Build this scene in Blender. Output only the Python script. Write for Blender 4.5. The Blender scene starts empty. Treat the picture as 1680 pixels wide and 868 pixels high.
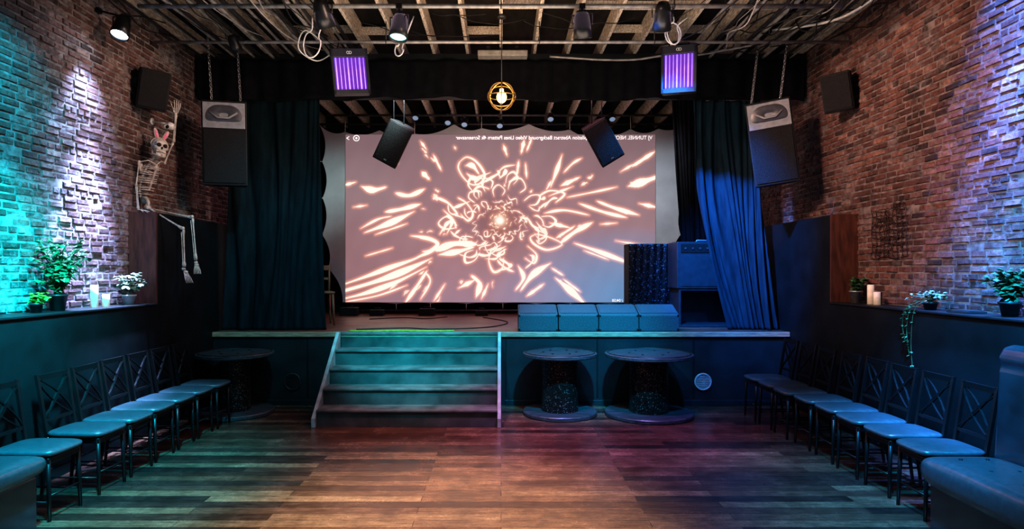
import bpy, math, random
import numpy as np
from mathutils import Vector, Matrix, Euler
random.seed(7)
rnd=random.random
def ru(a,b): return a+(b-a)*random.random()
F=1050.0; CH=1.7
def at(a,b,d): return Vector(((a-822.0)*d/F, d, CH-(b-445.0)*d/F))
scene=bpy.context.scene
scene.view_settings.view_transform='Standard'
try: scene.view_settings.look='Medium High Contrast'
except Exception as e: print('look',e)
COL=scene.collection

# ------------------------------------------------------------ materials
def nt_new(name):
    m=bpy.data.materials.new(name); m.use_nodes=True
    nt=m.node_tree; b=nt.nodes['Principled BSDF']; return m,nt,b
def N(nt,t,**k):
    n=nt.nodes.new(t)
    for a,v in k.items(): setattr(n,a,v)
    return n
def ramp(nt,stops):
    r=N(nt,'ShaderNodeValToRGB'); cr=r.color_ramp
    while len(cr.elements)<len(stops): cr.elements.new(0.5)
    for e,(p,c) in zip(cr.elements,stops):
        e.position=p; e.color=(c[0],c[1],c[2],1)
    return r
def mat(name,c,rough=.5,metal=0,emis=None,es=0,nscale=20,var=.25,bump=.1,sheen=0,coat=0,stretch=None,spec=.5):
    m,nt,b=nt_new(name)
    tc=N(nt,'ShaderNodeTexCoord'); no=N(nt,'ShaderNodeTexNoise'); no.inputs['Scale'].default_value=nscale
    no.inputs['Detail'].default_value=5
    if stretch:
        mp=N(nt,'ShaderNodeMapping'); mp.inputs['Scale'].default_value=stretch
        nt.links.new(tc.outputs['Object'],mp.inputs['Vector']); nt.links.new(mp.outputs['Vector'],no.inputs['Vector'])
    else: nt.links.new(tc.outputs['Object'],no.inputs['Vector'])
    r=ramp(nt,[(.3,[x*(1-var) for x in c]),(.7,[min(1,x*(1+var)) for x in c])])
    nt.links.new(no.outputs['Fac'],r.inputs['Fac']); nt.links.new(r.outputs['Color'],b.inputs['Base Color'])
    b.inputs['Roughness'].default_value=rough; b.inputs['Metallic'].default_value=metal; b.inputs['Specular IOR Level'].default_value=spec
    if bump>0:
        bp=N(nt,'ShaderNodeBump'); bp.inputs['Strength'].default_value=bump; bp.inputs['Distance'].default_value=.01
        nt.links.new(no.outputs['Fac'],bp.inputs['Height']); nt.links.new(bp.outputs['Normal'],b.inputs['Normal'])
    if emis: b.inputs['Emission Color'].default_value=(*emis,1); b.inputs['Emission Strength'].default_value=es
    if sheen: b.inputs['Sheen Weight'].default_value=sheen
    if coat: b.inputs['Coat Weight'].default_value=coat; b.inputs['Coat Roughness'].default_value=.2
    return m

def brick_mat(name,stops,white):
    m,nt,b=nt_new(name); L=nt.links.new
    tc=N(nt,'ShaderNodeTexCoord'); at_=N(nt,'ShaderNodeAttribute',attribute_name='tone')
    r0=ramp(nt,stops); L(at_.outputs['Fac'],r0.inputs['Fac'])
    n1=N(nt,'ShaderNodeTexNoise'); n1.inputs['Scale'].default_value=1.6; n1.inputs['Detail'].default_value=6; n1.inputs['Roughness'].default_value=.65
    L(tc.outputs['Object'],n1.inputs['Vector'])
    r1=ramp(nt,[(.38,(.32,.31,.32)),(.6,(1.1,1.1,1.1))]); L(n1.outputs['Fac'],r1.inputs['Fac'])
    mu=N(nt,'ShaderNodeMixRGB',blend_type='MULTIPLY'); mu.inputs['Fac'].default_value=.9
    L(r0.outputs['Color'],mu.inputs['Color1']); L(r1.outputs['Color'],mu.inputs['Color2'])
    n4=N(nt,'ShaderNodeTexNoise'); n4.inputs['Scale'].default_value=24; n4.inputs['Detail'].default_value=8; n4.inputs['Roughness'].default_value=.75; L(tc.outputs['Object'],n4.inputs['Vector'])
    r4=ramp(nt,[(.36,(.36,.34,.34)),(.64,(1.4,1.4,1.38))]); L(n4.outputs['Fac'],r4.inputs['Fac'])
    mu2=N(nt,'ShaderNodeMixRGB',blend_type='MULTIPLY'); mu2.inputs['Fac'].default_value=.9; L(mu.outputs[0],mu2.inputs['Color1']); L(r4.outputs[0],mu2.inputs['Color2'])
    n2=N(nt,'ShaderNodeTexNoise'); n2.inputs['Scale'].default_value=2.2; n2.inputs['Detail'].default_value=10; n2.inputs['Roughness'].default_value=.8
    mp=N(nt,'ShaderNodeMapping'); mp.inputs['Location'].default_value=(3,7,1); L(tc.outputs['Object'],mp.inputs['Vector']); L(mp.outputs[0],n2.inputs['Vector'])
    r2=ramp(nt,[(.52,(0,0,0)),(.64,(white,)*3)]); L(n2.outputs['Fac'],r2.inputs['Fac'])
    mx=N(nt,'ShaderNodeMixRGB'); L(r2.outputs['Color'],mx.inputs['Fac']); L(mu2.outputs[0],mx.inputs['Color1']); mx.inputs['Color2'].default_value=(.36,.35,.36,1)
    L(mx.outputs[0],b.inputs['Base Color']); b.inputs['Roughness'].default_value=.62
    bp=N(nt,'ShaderNodeBump'); bp.inputs['Strength'].default_value=1; bp.inputs['Distance'].default_value=.022
    L(n4.outputs['Fac'],bp.inputs['Height']); L(bp.outputs[0],b.inputs['Normal'])
    return m

def plank_mat(name,stops,w,l,rough0,rough1,mort=(.002,.0015,.0015),scuff=.7):
    m,nt,b=nt_new(name); L=nt.links.new
    tc=N(nt,'ShaderNodeTexCoord')
    br=N(nt,'ShaderNodeTexBrick')
    L(tc.outputs['Object'],br.inputs['Vector'])
    br.offset=.37; br.offset_frequency=2; br.squash=1
    for k,v in (('Scale',1),('Mortar Size',.0018),('Mortar Smooth',.1),('Bias',0),('Brick Width',l),('Row Height',w)):
        br.inputs[k].default_value=v
    br.inputs['Color1'].default_value=(0,0,0,1); br.inputs['Color2'].default_value=(1,1,1,1); br.inputs['Mortar'].default_value=(.5,.5,.5,1)
    mp=N(nt,'ShaderNodeMapping'); mp.inputs['Scale'].default_value=(1.6,22,1); L(tc.outputs['Object'],mp.inputs['Vector'])
    gn=N(nt,'ShaderNodeTexNoise'); gn.inputs['Scale'].default_value=2.6; gn.inputs['Detail'].default_value=9; gn.inputs['Roughness'].default_value=.7; L(mp.outputs[0],gn.inputs['Vector'])
    r=ramp(nt,stops); r.color_ramp.interpolation='LINEAR'; L(br.outputs['Color'],r.inputs['Fac'])
    rg=ramp(nt,[(.32,(.45,.42,.40)),(.68,(1.45,1.4,1.35))]); L(gn.outputs['Fac'],rg.inputs['Fac'])
    mu=N(nt,'ShaderNodeMixRGB',blend_type='MULTIPLY'); mu.inputs['Fac'].default_value=1; L(r.outputs[0],mu.inputs['Color1']); L(rg.outputs[0],mu.inputs['Color2'])
    ns=N(nt,'ShaderNodeTexNoise'); ns.inputs['Scale'].default_value=2.4; ns.inputs['Detail'].default_value=12; ns.inputs['Roughness'].default_value=.82; L(tc.outputs['Object'],ns.inputs['Vector'])
    rs=ramp(nt,[(.42,(.5,.47,.47)),(.6,(1.35,1.35,1.35))]); L(ns.outputs['Fac'],rs.inputs['Fac'])
    mu3=N(nt,'ShaderNodeMixRGB',blend_type='MULTIPLY'); mu3.inputs['Fac'].default_value=scuff; L(mu.outputs[0],mu3.inputs['Color1']); L(rs.outputs[0],mu3.inputs['Color2'])
    mx=N(nt,'ShaderNodeMixRGB'); L(br.outputs['Fac'],mx.inputs['Fac']); L(mu3.outputs[0],mx.inputs['Color1']); mx.inputs['Color2'].default_value=(*mort,1)
    L(mx.outputs[0],b.inputs['Base Color'])
    rr=N(nt,'ShaderNodeMapRange'); L(ns.outputs['Fac'],rr.inputs['Value']); rr.inputs['From Min'].default_value=.35; rr.inputs['From Max'].default_value=.65
    rr.inputs['To Min'].default_value=rough0; rr.inputs['To Max'].default_value=rough1; L(rr.outputs[0],b.inputs['Roughness'])
    b.inputs['Specular IOR Level'].default_value=.75
    ma=N(nt,'ShaderNodeMath',operation='MULTIPLY_ADD'); L(br.outputs['Fac'],ma.inputs[0]); ma.inputs[1].default_value=-1.5; L(gn.outputs['Fac'],ma.inputs[2])
    bp=N(nt,'ShaderNodeBump'); bp.inputs['Strength'].default_value=.3; bp.inputs['Distance'].default_value=.004
    L(ma.outputs[0],bp.inputs['Height']); L(bp.outputs[0],b.inputs['Normal'])
    return m

def sequin_mat(name,c,scale=90,lit=(.25,.25,.25)):
    m,nt,b=nt_new(name); L=nt.links.new
    tc=N(nt,'ShaderNodeTexCoord'); v=N(nt,'ShaderNodeTexVoronoi'); v.inputs['Scale'].default_value=scale; L(tc.outputs['Object'],v.inputs['Vector'])
    bw=N(nt,'ShaderNodeSeparateXYZ'); L(v.outputs['Color'],bw.inputs[0])
    r=ramp(nt,[(.35,(.004,.005,.006)),(.93,c),(.97,lit)]); L(bw.outputs['X'],r.inputs['Fac']); L(r.outputs[0],b.inputs['Base Color'])  # brightest random cells are sparkle put into the base colour
    b.inputs['Metallic'].default_value=.5; b.inputs['Roughness'].default_value=.4
    bp=N(nt,'ShaderNodeBump'); bp.inputs['Strength'].default_value=.9; bp.inputs['Distance'].default_value=.008; L(bw.outputs['Y'],bp.inputs['Height']); L(bp.outputs[0],b.inputs['Normal'])
    return m

M={}
M['brickL']=brick_mat('brick_weathered',[(0,(.065,.036,.034)),(.4,(.150,.070,.060)),(.75,(.23,.12,.105)),(1,(.31,.23,.21))],.8)
M['brickR']=brick_mat('brick_red',[(0,(.052,.025,.022)),(.4,(.140,.056,.045)),(.75,(.225,.095,.070)),(1,(.30,.165,.13))],.35)
M['mortarL']=mat('mortar_pale',(.17,.155,.155),rough=.9,nscale=14,var=.7,bump=.6)
M['mortarR']=mat('mortar_dark',(.12,.095,.09),rough=.9,nscale=14,var=.7,bump=.6)
M['black']=mat('black_paint',(.008,.010,.012),rough=.5,nscale=6,var=.4,bump=.08,spec=.3)
M['wall_black']=mat('black_wall_paint',(.0045,.007,.009),rough=.6,nscale=3,var=.5,bump=.1,spec=.22)
M['floor']=plank_mat('floor_planks',[(0,(.045,.023,.018)),(.2,(.085,.042,.029)),(.45,(.130,.067,.044)),(.68,(.190,.108,.070)),(.80,(.11,.055,.039)),(.90,(.055,.030,.024)),(1,(.024,.017,.016))],.118,1.6,.11,.32)
M['deck']=plank_mat('stage_planks',[(0,(.10,.04,.03)),(.5,(.17,.075,.05)),(1,(.24,.11,.075))],.09,1.9,.3,.5)
M['trimwood']=mat('pale_edge_wood',(.46,.27,.18),rough=.5,nscale=8,var=.35,stretch=(1,8,8))
M['redwood']=mat('dark_red_wood',(.07,.024,.016),rough=.5,nscale=5,var=.5,stretch=(6,6,1))
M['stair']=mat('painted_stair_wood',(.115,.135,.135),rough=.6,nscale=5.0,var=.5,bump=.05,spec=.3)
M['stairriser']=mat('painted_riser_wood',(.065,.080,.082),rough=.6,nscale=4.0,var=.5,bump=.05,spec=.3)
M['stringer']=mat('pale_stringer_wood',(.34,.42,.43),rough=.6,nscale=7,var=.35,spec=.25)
M['fascia']=mat('stage_front_paint',(.014,.021,.025),rough=.42,nscale=3,var=.4,bump=.12,spec=.4)
M['joist']=mat('joist_wood',(.46,.38,.31),rough=.8,nscale=9,var=.6,bump=.6,stretch=(8,1.5,8))
M['ceildeck']=mat('ceiling_boards',(.012,.010,.009),rough=.85,nscale=3,var=.6,bump=.4,stretch=(4,1,1),spec=.2)
M['pipe']=mat('grey_conduit',(.33,.31,.30),rough=.45,metal=.3,nscale=12,var=.4)
M['pipedark']=mat('dark_pipe',(.04,.04,.045),rough=.45,metal=.5,nscale=12,var=.4)
M['cableB']=mat('black_cable',(.008,.008,.009),rough=.6,spec=.3)
M['cableW']=mat('white_cable',(.5,.5,.48),rough=.5)
M['cableY']=mat('yellow_cable',(.55,.4,.05),rough=.5)
M['curtainL']=mat('teal_velvet',(.005,.015,.020),rough=.95,nscale=6,var=.4,bump=.15,stretch=(3,3,.5),spec=.15)
M['curtainR']=mat('blue_lit_velvet',(.009,.026,.040),rough=.9,nscale=6,var=.4,bump=.15,stretch=(3,3,.5),spec=.2)  # lighter, bluer copy of the teal velvet; blue stage light put into colour
M['valance']=mat('black_velvet',(.006,.006,.008),rough=.95,nscale=8,var=.4,bump=.2,spec=.12)
M['cloth']=mat('grey_stretch_cloth',(.34,.37,.38),rough=.9,nscale=2,var=.15,bump=.15)
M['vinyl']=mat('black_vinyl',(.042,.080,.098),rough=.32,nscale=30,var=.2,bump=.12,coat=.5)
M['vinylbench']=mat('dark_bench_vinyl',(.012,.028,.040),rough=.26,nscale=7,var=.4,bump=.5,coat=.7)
M['metalblack']=mat('black_metal',(.010,.011,.013),rough=.35,metal=.3)
M['chairwood']=mat('black_chair_lacquer',(.006,.006,.007),rough=.35,nscale=10,spec=.4)
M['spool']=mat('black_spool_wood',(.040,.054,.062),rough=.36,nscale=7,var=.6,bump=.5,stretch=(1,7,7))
M['sequin']=sequin_mat('black_sequin',(.05,.04,.036),110,(.35,.32,.30))
M['sequinblue']=sequin_mat('blue_black_sequin',(.010,.02,.034),75,(.14,.24,.34))
M['speaker']=mat('speaker_black',(.007,.007,.008),rough=.65,nscale=60,var=.4,bump=.3,spec=.25)
M['grille']=mat('speaker_grille',(.008,.008,.009),rough=.6,metal=.1,nscale=160,var=.7,bump=.8,spec=.25)
M['hornpanel']=mat('grey_horn_panel',(.20,.21,.23),rough=.45,nscale=20,var=.2)
M['horn']=mat('horn_throat',(.05,.05,.06),rough=.35)
M['steel']=mat('steel',(.4,.4,.42),rough=.3,metal=.9)
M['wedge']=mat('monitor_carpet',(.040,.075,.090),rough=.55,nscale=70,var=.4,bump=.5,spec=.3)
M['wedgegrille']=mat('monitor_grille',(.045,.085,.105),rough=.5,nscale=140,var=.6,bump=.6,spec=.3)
M['case']=mat('blue_black_case',(.015,.024,.033),rough=.5,nscale=12,var=.3)
M['bone']=mat('plastic_bone',(.50,.46,.41),rough=.5,nscale=25,var=.35)
M['socket']=mat('dark_socket',(.01,.008,.008),rough=.9)
M['pink']=mat('pink_plush',(.75,.20,.32),rough=.9)
M['leaf']=mat('leaf_green',(.035,.12,.05),rough=.4,nscale=8,var=.5)
M['leafpale']=mat('leaf_pale',(.20,.27,.18),rough=.5,nscale=8,var=.5)
M['leafyellow']=mat('leaf_yellow_green',(.35,.45,.05),rough=.5,nscale=8,var=.4)
M['pot']=mat('black_pot',(.02,.02,.022),rough=.4)
M['potw']=mat('white_pot',(.45,.45,.45),rough=.4)
M['soil']=mat('soil',(.03,.02,.012),rough=.95,bump=.6)
M['galv']=mat('galvanised_bucket',(.5,.5,.52),rough=.35,metal=.8)
M['wax']=mat('cream_wax',(.75,.60,.48),rough=.5,emis=(1,.72,.45),es=.16)
M['white']=mat('white_plastic',(.6,.6,.6),rough=.4)
M['fixturegrey']=mat('grey_fixture',(.30,.28,.26),rough=.5)
M['chairbrown']=mat('brown_wood',(.22,.10,.05),rough=.45,stretch=(1,8,8))
M['purple']=mat('blacklight_tube',(.4,.2,.8),emis=(.24,.15,1.0),es=1.25,bump=0)
M['purpleback']=mat('blacklight_reflector',(.10,.03,.16),rough=.25,metal=.6,emis=(.14,.02,.48),es=.6,bump=0)
M['warmbulb']=mat('warm_bulb',(1,.7,.3),emis=(1,.60,.16),es=9,bump=0)
M['brass']=mat('aged_brass',(.45,.27,.09),rough=.35,metal=.9)
M['lensW']=mat('lit_lens_white',(1,1,1),emis=(.70,.83,1),es=50,bump=0)
M['lensC']=mat('lit_lens_cyan',(.5,1,1),emis=(.1,.75,.8),es=1.6,bump=0)
M['lensR']=mat('lit_lens_red',(.3,.05,.04),emis=(1,.12,.05),es=.25,bump=0)
M['lensD']=mat('dim_lens',(.2,.22,.25),rough=.1,emis=(.25,.4,.6),es=.5,bump=0)
M['iron']=mat('wrought_iron',(.03,.014,.012),rough=.8,metal=.2)
M['ventw']=mat('pale_vent',(.45,.47,.5),rough=.4)
M['textw']=mat('projected_white',(1,1,1),emis=(1,.95,.92),es=.8,bump=0)

# ------------------------------------------------------------ mesh builder
def smoothpath(pts,k=8):
    pts=[Vector(p) for p in pts]; n=len(pts); out=[]
    for i in range(n-1):
        p0=pts[max(i-1,0)];p1=pts[i];p2=pts[i+1];p3=pts[min(i+2,n-1)]
        for j in range(k):
            t=j/k
            out.append(.5*((2*p1)+(p2-p0)*t+(2*p0-5*p1+4*p2-p3)*t*t+(3*p1-p0-3*p2+p3)*t**3))
    out.append(pts[-1]); return out
class MB:
    def __init__(s): s.v=[];s.f=[];s.sm=[]
    def add(s,vs,fs,smooth=False,T=None):
        o=len(s.v)
        s.v+=[tuple(T@Vector(v)) if T is not None else tuple(v) for v in vs]
        s.f+=[[i+o for i in f] for f in fs]; s.sm+=[smooth]*len(fs); return s
    def box(s,x0,x1,y0,y1,z0,z1,T=None):
        vs=[(x0,y0,z0),(x1,y0,z0),(x1,y1,z0),(x0,y1,z0),(x0,y0,z1),(x1,y0,z1),(x1,y1,z1),(x0,y1,z1)]
        return s.add(vs,[(0,3,2,1),(4,5,6,7),(0,1,5,4),(1,2,6,5),(2,3,7,6),(3,0,4,7)],T=T)
    def tube(s,pts,r,n=8,closed=False,T=None):
        pts=[Vector(p) for p in pts]; m=len(pts)
        rs=r if isinstance(r,(list,tuple)) else [r]*m
        tang=[]
        for i in range(m):
            if closed: t=pts[(i+1)%m]-pts[i-1]
            else: t=pts[min(i+1,m-1)]-pts[max(i-1,0)]
            tang.append(t.normalized() if t.length>1e-9 else Vector((0,0,1)))
        u=tang[0].orthogonal().normalized(); vs=[]
        for i in range(m):
            t=tang[i]; u=(u-t*u.dot(t))
            u=u.normalized() if u.length>1e-6 else t.orthogonal().normalized()
            w=t.cross(u)
            for j in range(n):
                a=2*math.pi*j/n; vs.append(pts[i]+(u*math.cos(a)+w*math.sin(a))*rs[i])
        fs=[]; k=m if closed else m-1
        for i in range(k):
            a=i*n; b=((i+1)%m)*n
            for j in range(n): fs.append((a+j,a+(j+1)%n,b+(j+1)%n,b+j))
        s.add(vs,fs,True,T)
        if not closed:
            o=len(s.v)-len(vs)
            s.f.append([o+j for j in range(n)][::-1]); s.f.append([o+(m-1)*n+j for j in range(n)]); s.sm+=[False,False]
        return s
    def cyl(s,p0,p1,r0,r1=None,n=16,T=None):
        return s.tube([p0,p1],[r0,r0 if r1 is None else r1],n,T=T)
    def beam(s,p0,p1,w,h,up=(0,0,1),T=None):
        p0=Vector(p0);p1=Vector(p1);t=(p1-p0).normalized();up=Vector(up)
        if abs(t.dot(up))>.98: up=Vector((1,0,0))
        a=t.cross(up).normalized()*w/2; b=a.cross(t).normalized()*h/2
        vs=[p0-a-b,p0+a-b,p0+a+b,p0-a+b,p1-a-b,p1+a-b,p1+a+b,p1-a+b]
        return s.add(vs,[(0,1,2,3),(7,6,5,4),(0,4,5,1),(1,5,6,2),(2,6,7,3),(3,7,4,0)],T=T)
    def lathe(s,prof,c=(0,0,0),n=32,T=None,smooth=True):
        vs=[];c=Vector(c)
        for r,z in prof:
            for j in range(n):
                a=2*math.pi*j/n; vs.append(c+Vector((r*math.cos(a),r*math.sin(a),z)))
        fs=[]
        for i in range(len(prof)-1):
            for j in range(n): fs.append((i*n+j,i*n+(j+1)%n,(i+1)*n+(j+1)%n,(i+1)*n+j))
        return s.add(vs,fs,smooth,T)
    def ell(s,c,r,nu=16,nv=10,T=None):
        c=Vector(c); r=(r,r,r) if not isinstance(r,(tuple,list)) else r
        vs=[];fs=[]
        for i in range(nv+1):
            th=math.pi*i/nv
            for j in range(nu):
                a=2*math.pi*j/nu
                vs.append(c+Vector((r[0]*math.sin(th)*math.cos(a),r[1]*math.sin(th)*math.sin(a),r[2]*math.cos(th))))
        for i in range(nv):
            for j in range(nu): fs.append((i*nu+j,(i+1)*nu+j,(i+1)*nu+(j+1)%nu,i*nu+(j+1)%nu))
        return s.add(vs,fs,True,T)
    def prism(s,poly,y0,y1,T=None):   # poly in XZ
        n=len(poly); vs=[(x,y0,z) for x,z in poly]+[(x,y1,z) for x,z in poly]
        fs=[tuple(range(n)),tuple(range(2*n-1,n-1,-1))]+[(i,i+n,(i+1)%n+n,(i+1)%n) for i in range(n)]
        return s.add(vs,fs,T=T)
    def grid(s,fn,nu,nv,smooth=True,T=None):
        vs=[fn(i/nu,j/nv) for j in range(nv+1) for i in range(nu+1)]
        fs=[(j*(nu+1)+i,j*(nu+1)+i+1,(j+1)*(nu+1)+i+1,(j+1)*(nu+1)+i) for j in range(nv) for i in range(nu)]
        return s.add(vs,fs,smooth,T)
    def torus(s,c,R,r,n=32,m=8,T=None,ax=((1,0,0),(0,1,0))):
        c=Vector(c);a=Vector(ax[0]);b=Vector(ax[1])
        return s.tube([c+(a*math.cos(2*math.pi*i/n)+b*math.sin(2*math.pi*i/n))*R for i in range(n)],r,m,closed=True,T=T)
def info(o,label=None,cat=None,group=None,kind=None):
    if label: o['label']=label
    if cat: o['category']=cat
    if group: o['group']=group
    if kind: o['kind']=kind
def build(name,mb,m,parent=None,loc=(0,0,0),rot=(0,0,0),bevel=0,seg=2,**k):
    me=bpy.data.meshes.new(name); me.from_pydata([tuple(v) for v in mb.v],[],mb.f)
    me.polygons.foreach_set('use_smooth',mb.sm); me.materials.append(M[m] if isinstance(m,str) else m); me.update()
    o=bpy.data.objects.new(name,me); COL.objects.link(o); o.location=loc; o.rotation_euler=rot
    if parent: o.parent=parent
    if bevel>0:
        b=o.modifiers.new('bevel','BEVEL'); b.width=bevel; b.segments=seg; b.limit_method='ANGLE'
    info(o,**k); return o
def root(name,loc=(0,0,0),rot=(0,0,0),**k):
    o=bpy.data.objects.new(name,None); o.empty_display_size=.1; COL.objects.link(o); o.location=loc; o.rotation_euler=rot; info(o,**k); return o
def copy_thing(src,loc,rot=None):
    n=src.copy(); COL.objects.link(n); n.location=loc
    if rot is not None: n.rotation_euler=rot
    def rec(a,b):
        for ch in a.children:
            c=ch.copy(); COL.objects.link(c); c.parent=b; rec(ch,c)
    rec(src,n); return n
def chain_mb(mb,p0,p1,ll=.045,r=.0045):
    p0=Vector(p0);p1=Vector(p1);t=(p1-p0);L=t.length;t.normalize();n=max(2,int(L/(ll*.75)))
    a=t.orthogonal().normalized();b=t.cross(a)
    for i in range(n):
        c=p0+t*(L*(i+.5)/n); s=a if i%2 else b
        mb.tube([c+t*math.sin(2*math.pi*k/10)*ll/2+s*math.cos(2*math.pi*k/10)*ll*.28 for k in range(10)],r,5,closed=True)
    return mb

# ------------------------------------------------------------ room shell
BW=3.95; IN=3.65; SY=8.11; SH=.93; BACK=12.5; CZ=4.72; JZ=4.5
S='structure'
build('floor',MB().box(-4.2,4.2,-1,12.7,-.1,0),'floor',kind=S)
def brickwall(name,side,mort,brk,seed):
    rg=random.Random(seed); mb=MB()
    xm=side*(BW+.002)
    mb.box(min(xm,side*4.2),max(xm,side*4.2),-1,12.7,0,4.95); nb=len(mb.f); tones=[0]*nb
    z=1.30; row=0; RH=.064
    while z<4.72:
        y=2.2-(.10 if row%2 else 0)+rg.uniform(-.015,.015)
        hdr=(row%6==5)
        while y<9.7:
            l=(.092 if hdr else .188)*rg.uniform(.93,1.07)
            g=.0055; j=lambda s=.003: rg.uniform(-s,s)
            y0,y1,z0,z1=y+g+j(),y+l-g+j(),z+g+j(.003),z+RH-g+j(.003)
            d=.009+rg.uniform(-.007,.007); c=.006
            xs=xm+side*.004; xo=xm-side*d
            vs=[(xs,y0,z0),(xs,y1,z0),(xs,y1,z1),(xs,y0,z1)]+[(xo+j(.004),y0+c+abs(j(.005)),z0+c+abs(j(.003))),(xo+j(.004),y1-c,z0+c+abs(j(.004))),(xo+j(.004),y1-c-abs(j(.005)),z1-c),(xo+j(.004),y0+c,z1-c-abs(j(.004)))]
            fs=[(4,5,6,7),(0,1,5,4),(1,2,6,5),(2,3,7,6),(3,0,4,7)]
            if side>0: fs=[f[::-1] for f in fs]
            t=min(1,max(0,rg.gauss(.5,.28)))
            if rg.random()<.015: y+=l; continue
            mb.add(vs,fs); tones+=[t]*5
            y+=l
        z+=RH; row+=1
    o=build(name,mb,mort,kind=S); me=o.data; me.materials.append(M[brk])
    me.polygons.foreach_set('material_index',[0]*nb+[1]*(len(mb.f)-nb))
    ca=me.attributes.new('tone','FLOAT','FACE'); ca.data.foreach_set('value',tones)
brickwall('wall_left',-1,'mortarL','brickL',3)
brickwall('wall_right',1,'mortarR','brickR',4)
build('wall_back',MB().box(-BW,BW,BACK,12.7,0,CZ),'wall_black',kind=S)
build('ceiling',MB().box(-BW,BW,-1,12.7,CZ,4.9),'ceildeck',kind=S)
build('trim_1',MB().box(-BW,-IN,-1,6.8,0,1.34),'wall_black',kind=S)
build('trim_2',MB().box(-BW,-IN,6.8,BACK,0,2.32),'wall_black',kind=S)
build('trim_3',MB().box(-BW,-IN-.0,6.775,6.8,1.36,2.33),'redwood',kind=S)
build('trim_4',MB().box(-BW,-IN+.02,-1,6.775,1.34,1.36),'black',kind=S,bevel=.005)
build('trim_5',MB().box(IN,BW,-1,7.1,0,1.34),'wall_black',kind=S)
build('trim_6',MB().box(IN,BW,7.1,BACK,0,2.32),'wall_black',kind=S)
build('trim_7',MB().box(IN,BW,7.075,7.1,1.36,2.33),'redwood',kind=S)
build('trim_8',MB().box(IN-.02,BW,-1,7.075,1.34,1.36),'black',kind=S,bevel=.005)

# joists
JL=dict(label='weathered pale timber joist under dark ceiling boards',cat='joist',group='exposed ceiling joists')
src=build('ceiling_joist',MB().box(-.018,.018,2,BACK,JZ,CZ),'joist',loc=(-3.87,0,0),**JL)
for i in range(-8,10):
    c=src.copy(); COL.objects.link(c); c.location=(i*.43,0,0)
bs=None; rg=random.Random(2)
for yb in (6.0,7.0,7.75):
    for i in range(-9,9):
        if rg.random()<.66: continue
        x=i*.43+.215; y=yb+rg.uniform(-.05,.05)
        if bs is None: bs=build('joist_blocking',MB().box(-.199,.199,-.015,.015,0,.09),'joist',loc=(x,y,4.58),label='short timber blocking piece fixed between ceiling joists',cat='timber',group='blocking between joists')
        else: c=bs.copy(); COL.objects.link(c); c.location=(x,y,4.58)

# ------------------------------------------------------------ stage
st=root('stage',(0,SY,0),label='raised black stage with wooden deck and pale edge',cat='stage')
build('stage_deck',MB().box(-IN+.002,IN-.002,.0,4.38,SH-.05,SH),'deck',st)
build('edge_trim',MB().box(-IN+.002,IN-.002,-.035,0,SH-.06,SH+.002),'trimwood',st,bevel=.006)
build('front_panel',MB().box(-IN+.002,IN-.002,.0,.05,0,SH-.05),'fascia',st)
for x in (-2.45,.06,1.22,2.44): build('panel_seam',MB().box(x-.012,x+.012,-.006,.001,.1,SH-.06),'black',st)
build('base_moulding',MB().box(-IN+.002,-2.09,-.02,0,0,.07),'fascia',st,bevel=.006)
build('base_moulding',MB().box(.05,IN-.002,-.02,0,0,.07),'fascia',st,bevel=.006)
for nm,px,r,m_ in (('vent',2.556,.1,'ventw'),('vent',-2.64,.1,'pipedark')):
    mb=MB(); c=Vector((px,-.012,.30))
    mb.torus(c,r,.012,n=32,ax=((1,0,0),(0,0,1)))
    for k in range(-4,5):
        h=math.sqrt(max(0,1-(k/4.6)**2))*r; mb.beam(c+Vector((-h,0,k*r/4.6)),c+Vector((h,0,k*r/4.6)),.01,.009)
    mb.cyl(c+Vector((0,.006,0)),c+Vector((0,.011,0)),r,n=32)
    build(nm,mb,m_,st,label='round slatted vent grille')

# stairs
sr=root('stage_stairs',(-1.03,7.0,0),label='wide wooden stairs with pale side boards leading onto the stage',cat='stairs')
for k in range(5):
    y0=.27*k; z=SH*(k+1)/5
    if k<4:
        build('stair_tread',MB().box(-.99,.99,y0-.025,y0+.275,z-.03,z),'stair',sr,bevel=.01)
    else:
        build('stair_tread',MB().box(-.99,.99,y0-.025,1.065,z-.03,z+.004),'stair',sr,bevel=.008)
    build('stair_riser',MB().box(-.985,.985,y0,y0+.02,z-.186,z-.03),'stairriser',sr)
for sx in (-1,1):
    xx=(-1.03,-.99) if sx<0 else (.99,1.03)
    poly=[(-.06,0),(1.07,0),(1.07,SH),(1.0,SH+.01),(-.06,.10)]
    T=Matrix(((0,1,0,0),(1,0,0,0),(0,0,1,0),(0,0,0,1)))
    build('stair_stringer',MB().prism(poly,xx[0],xx[1],T=T),'stringer',sr,bevel=.004,label='pale side board of the stairs')

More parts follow.
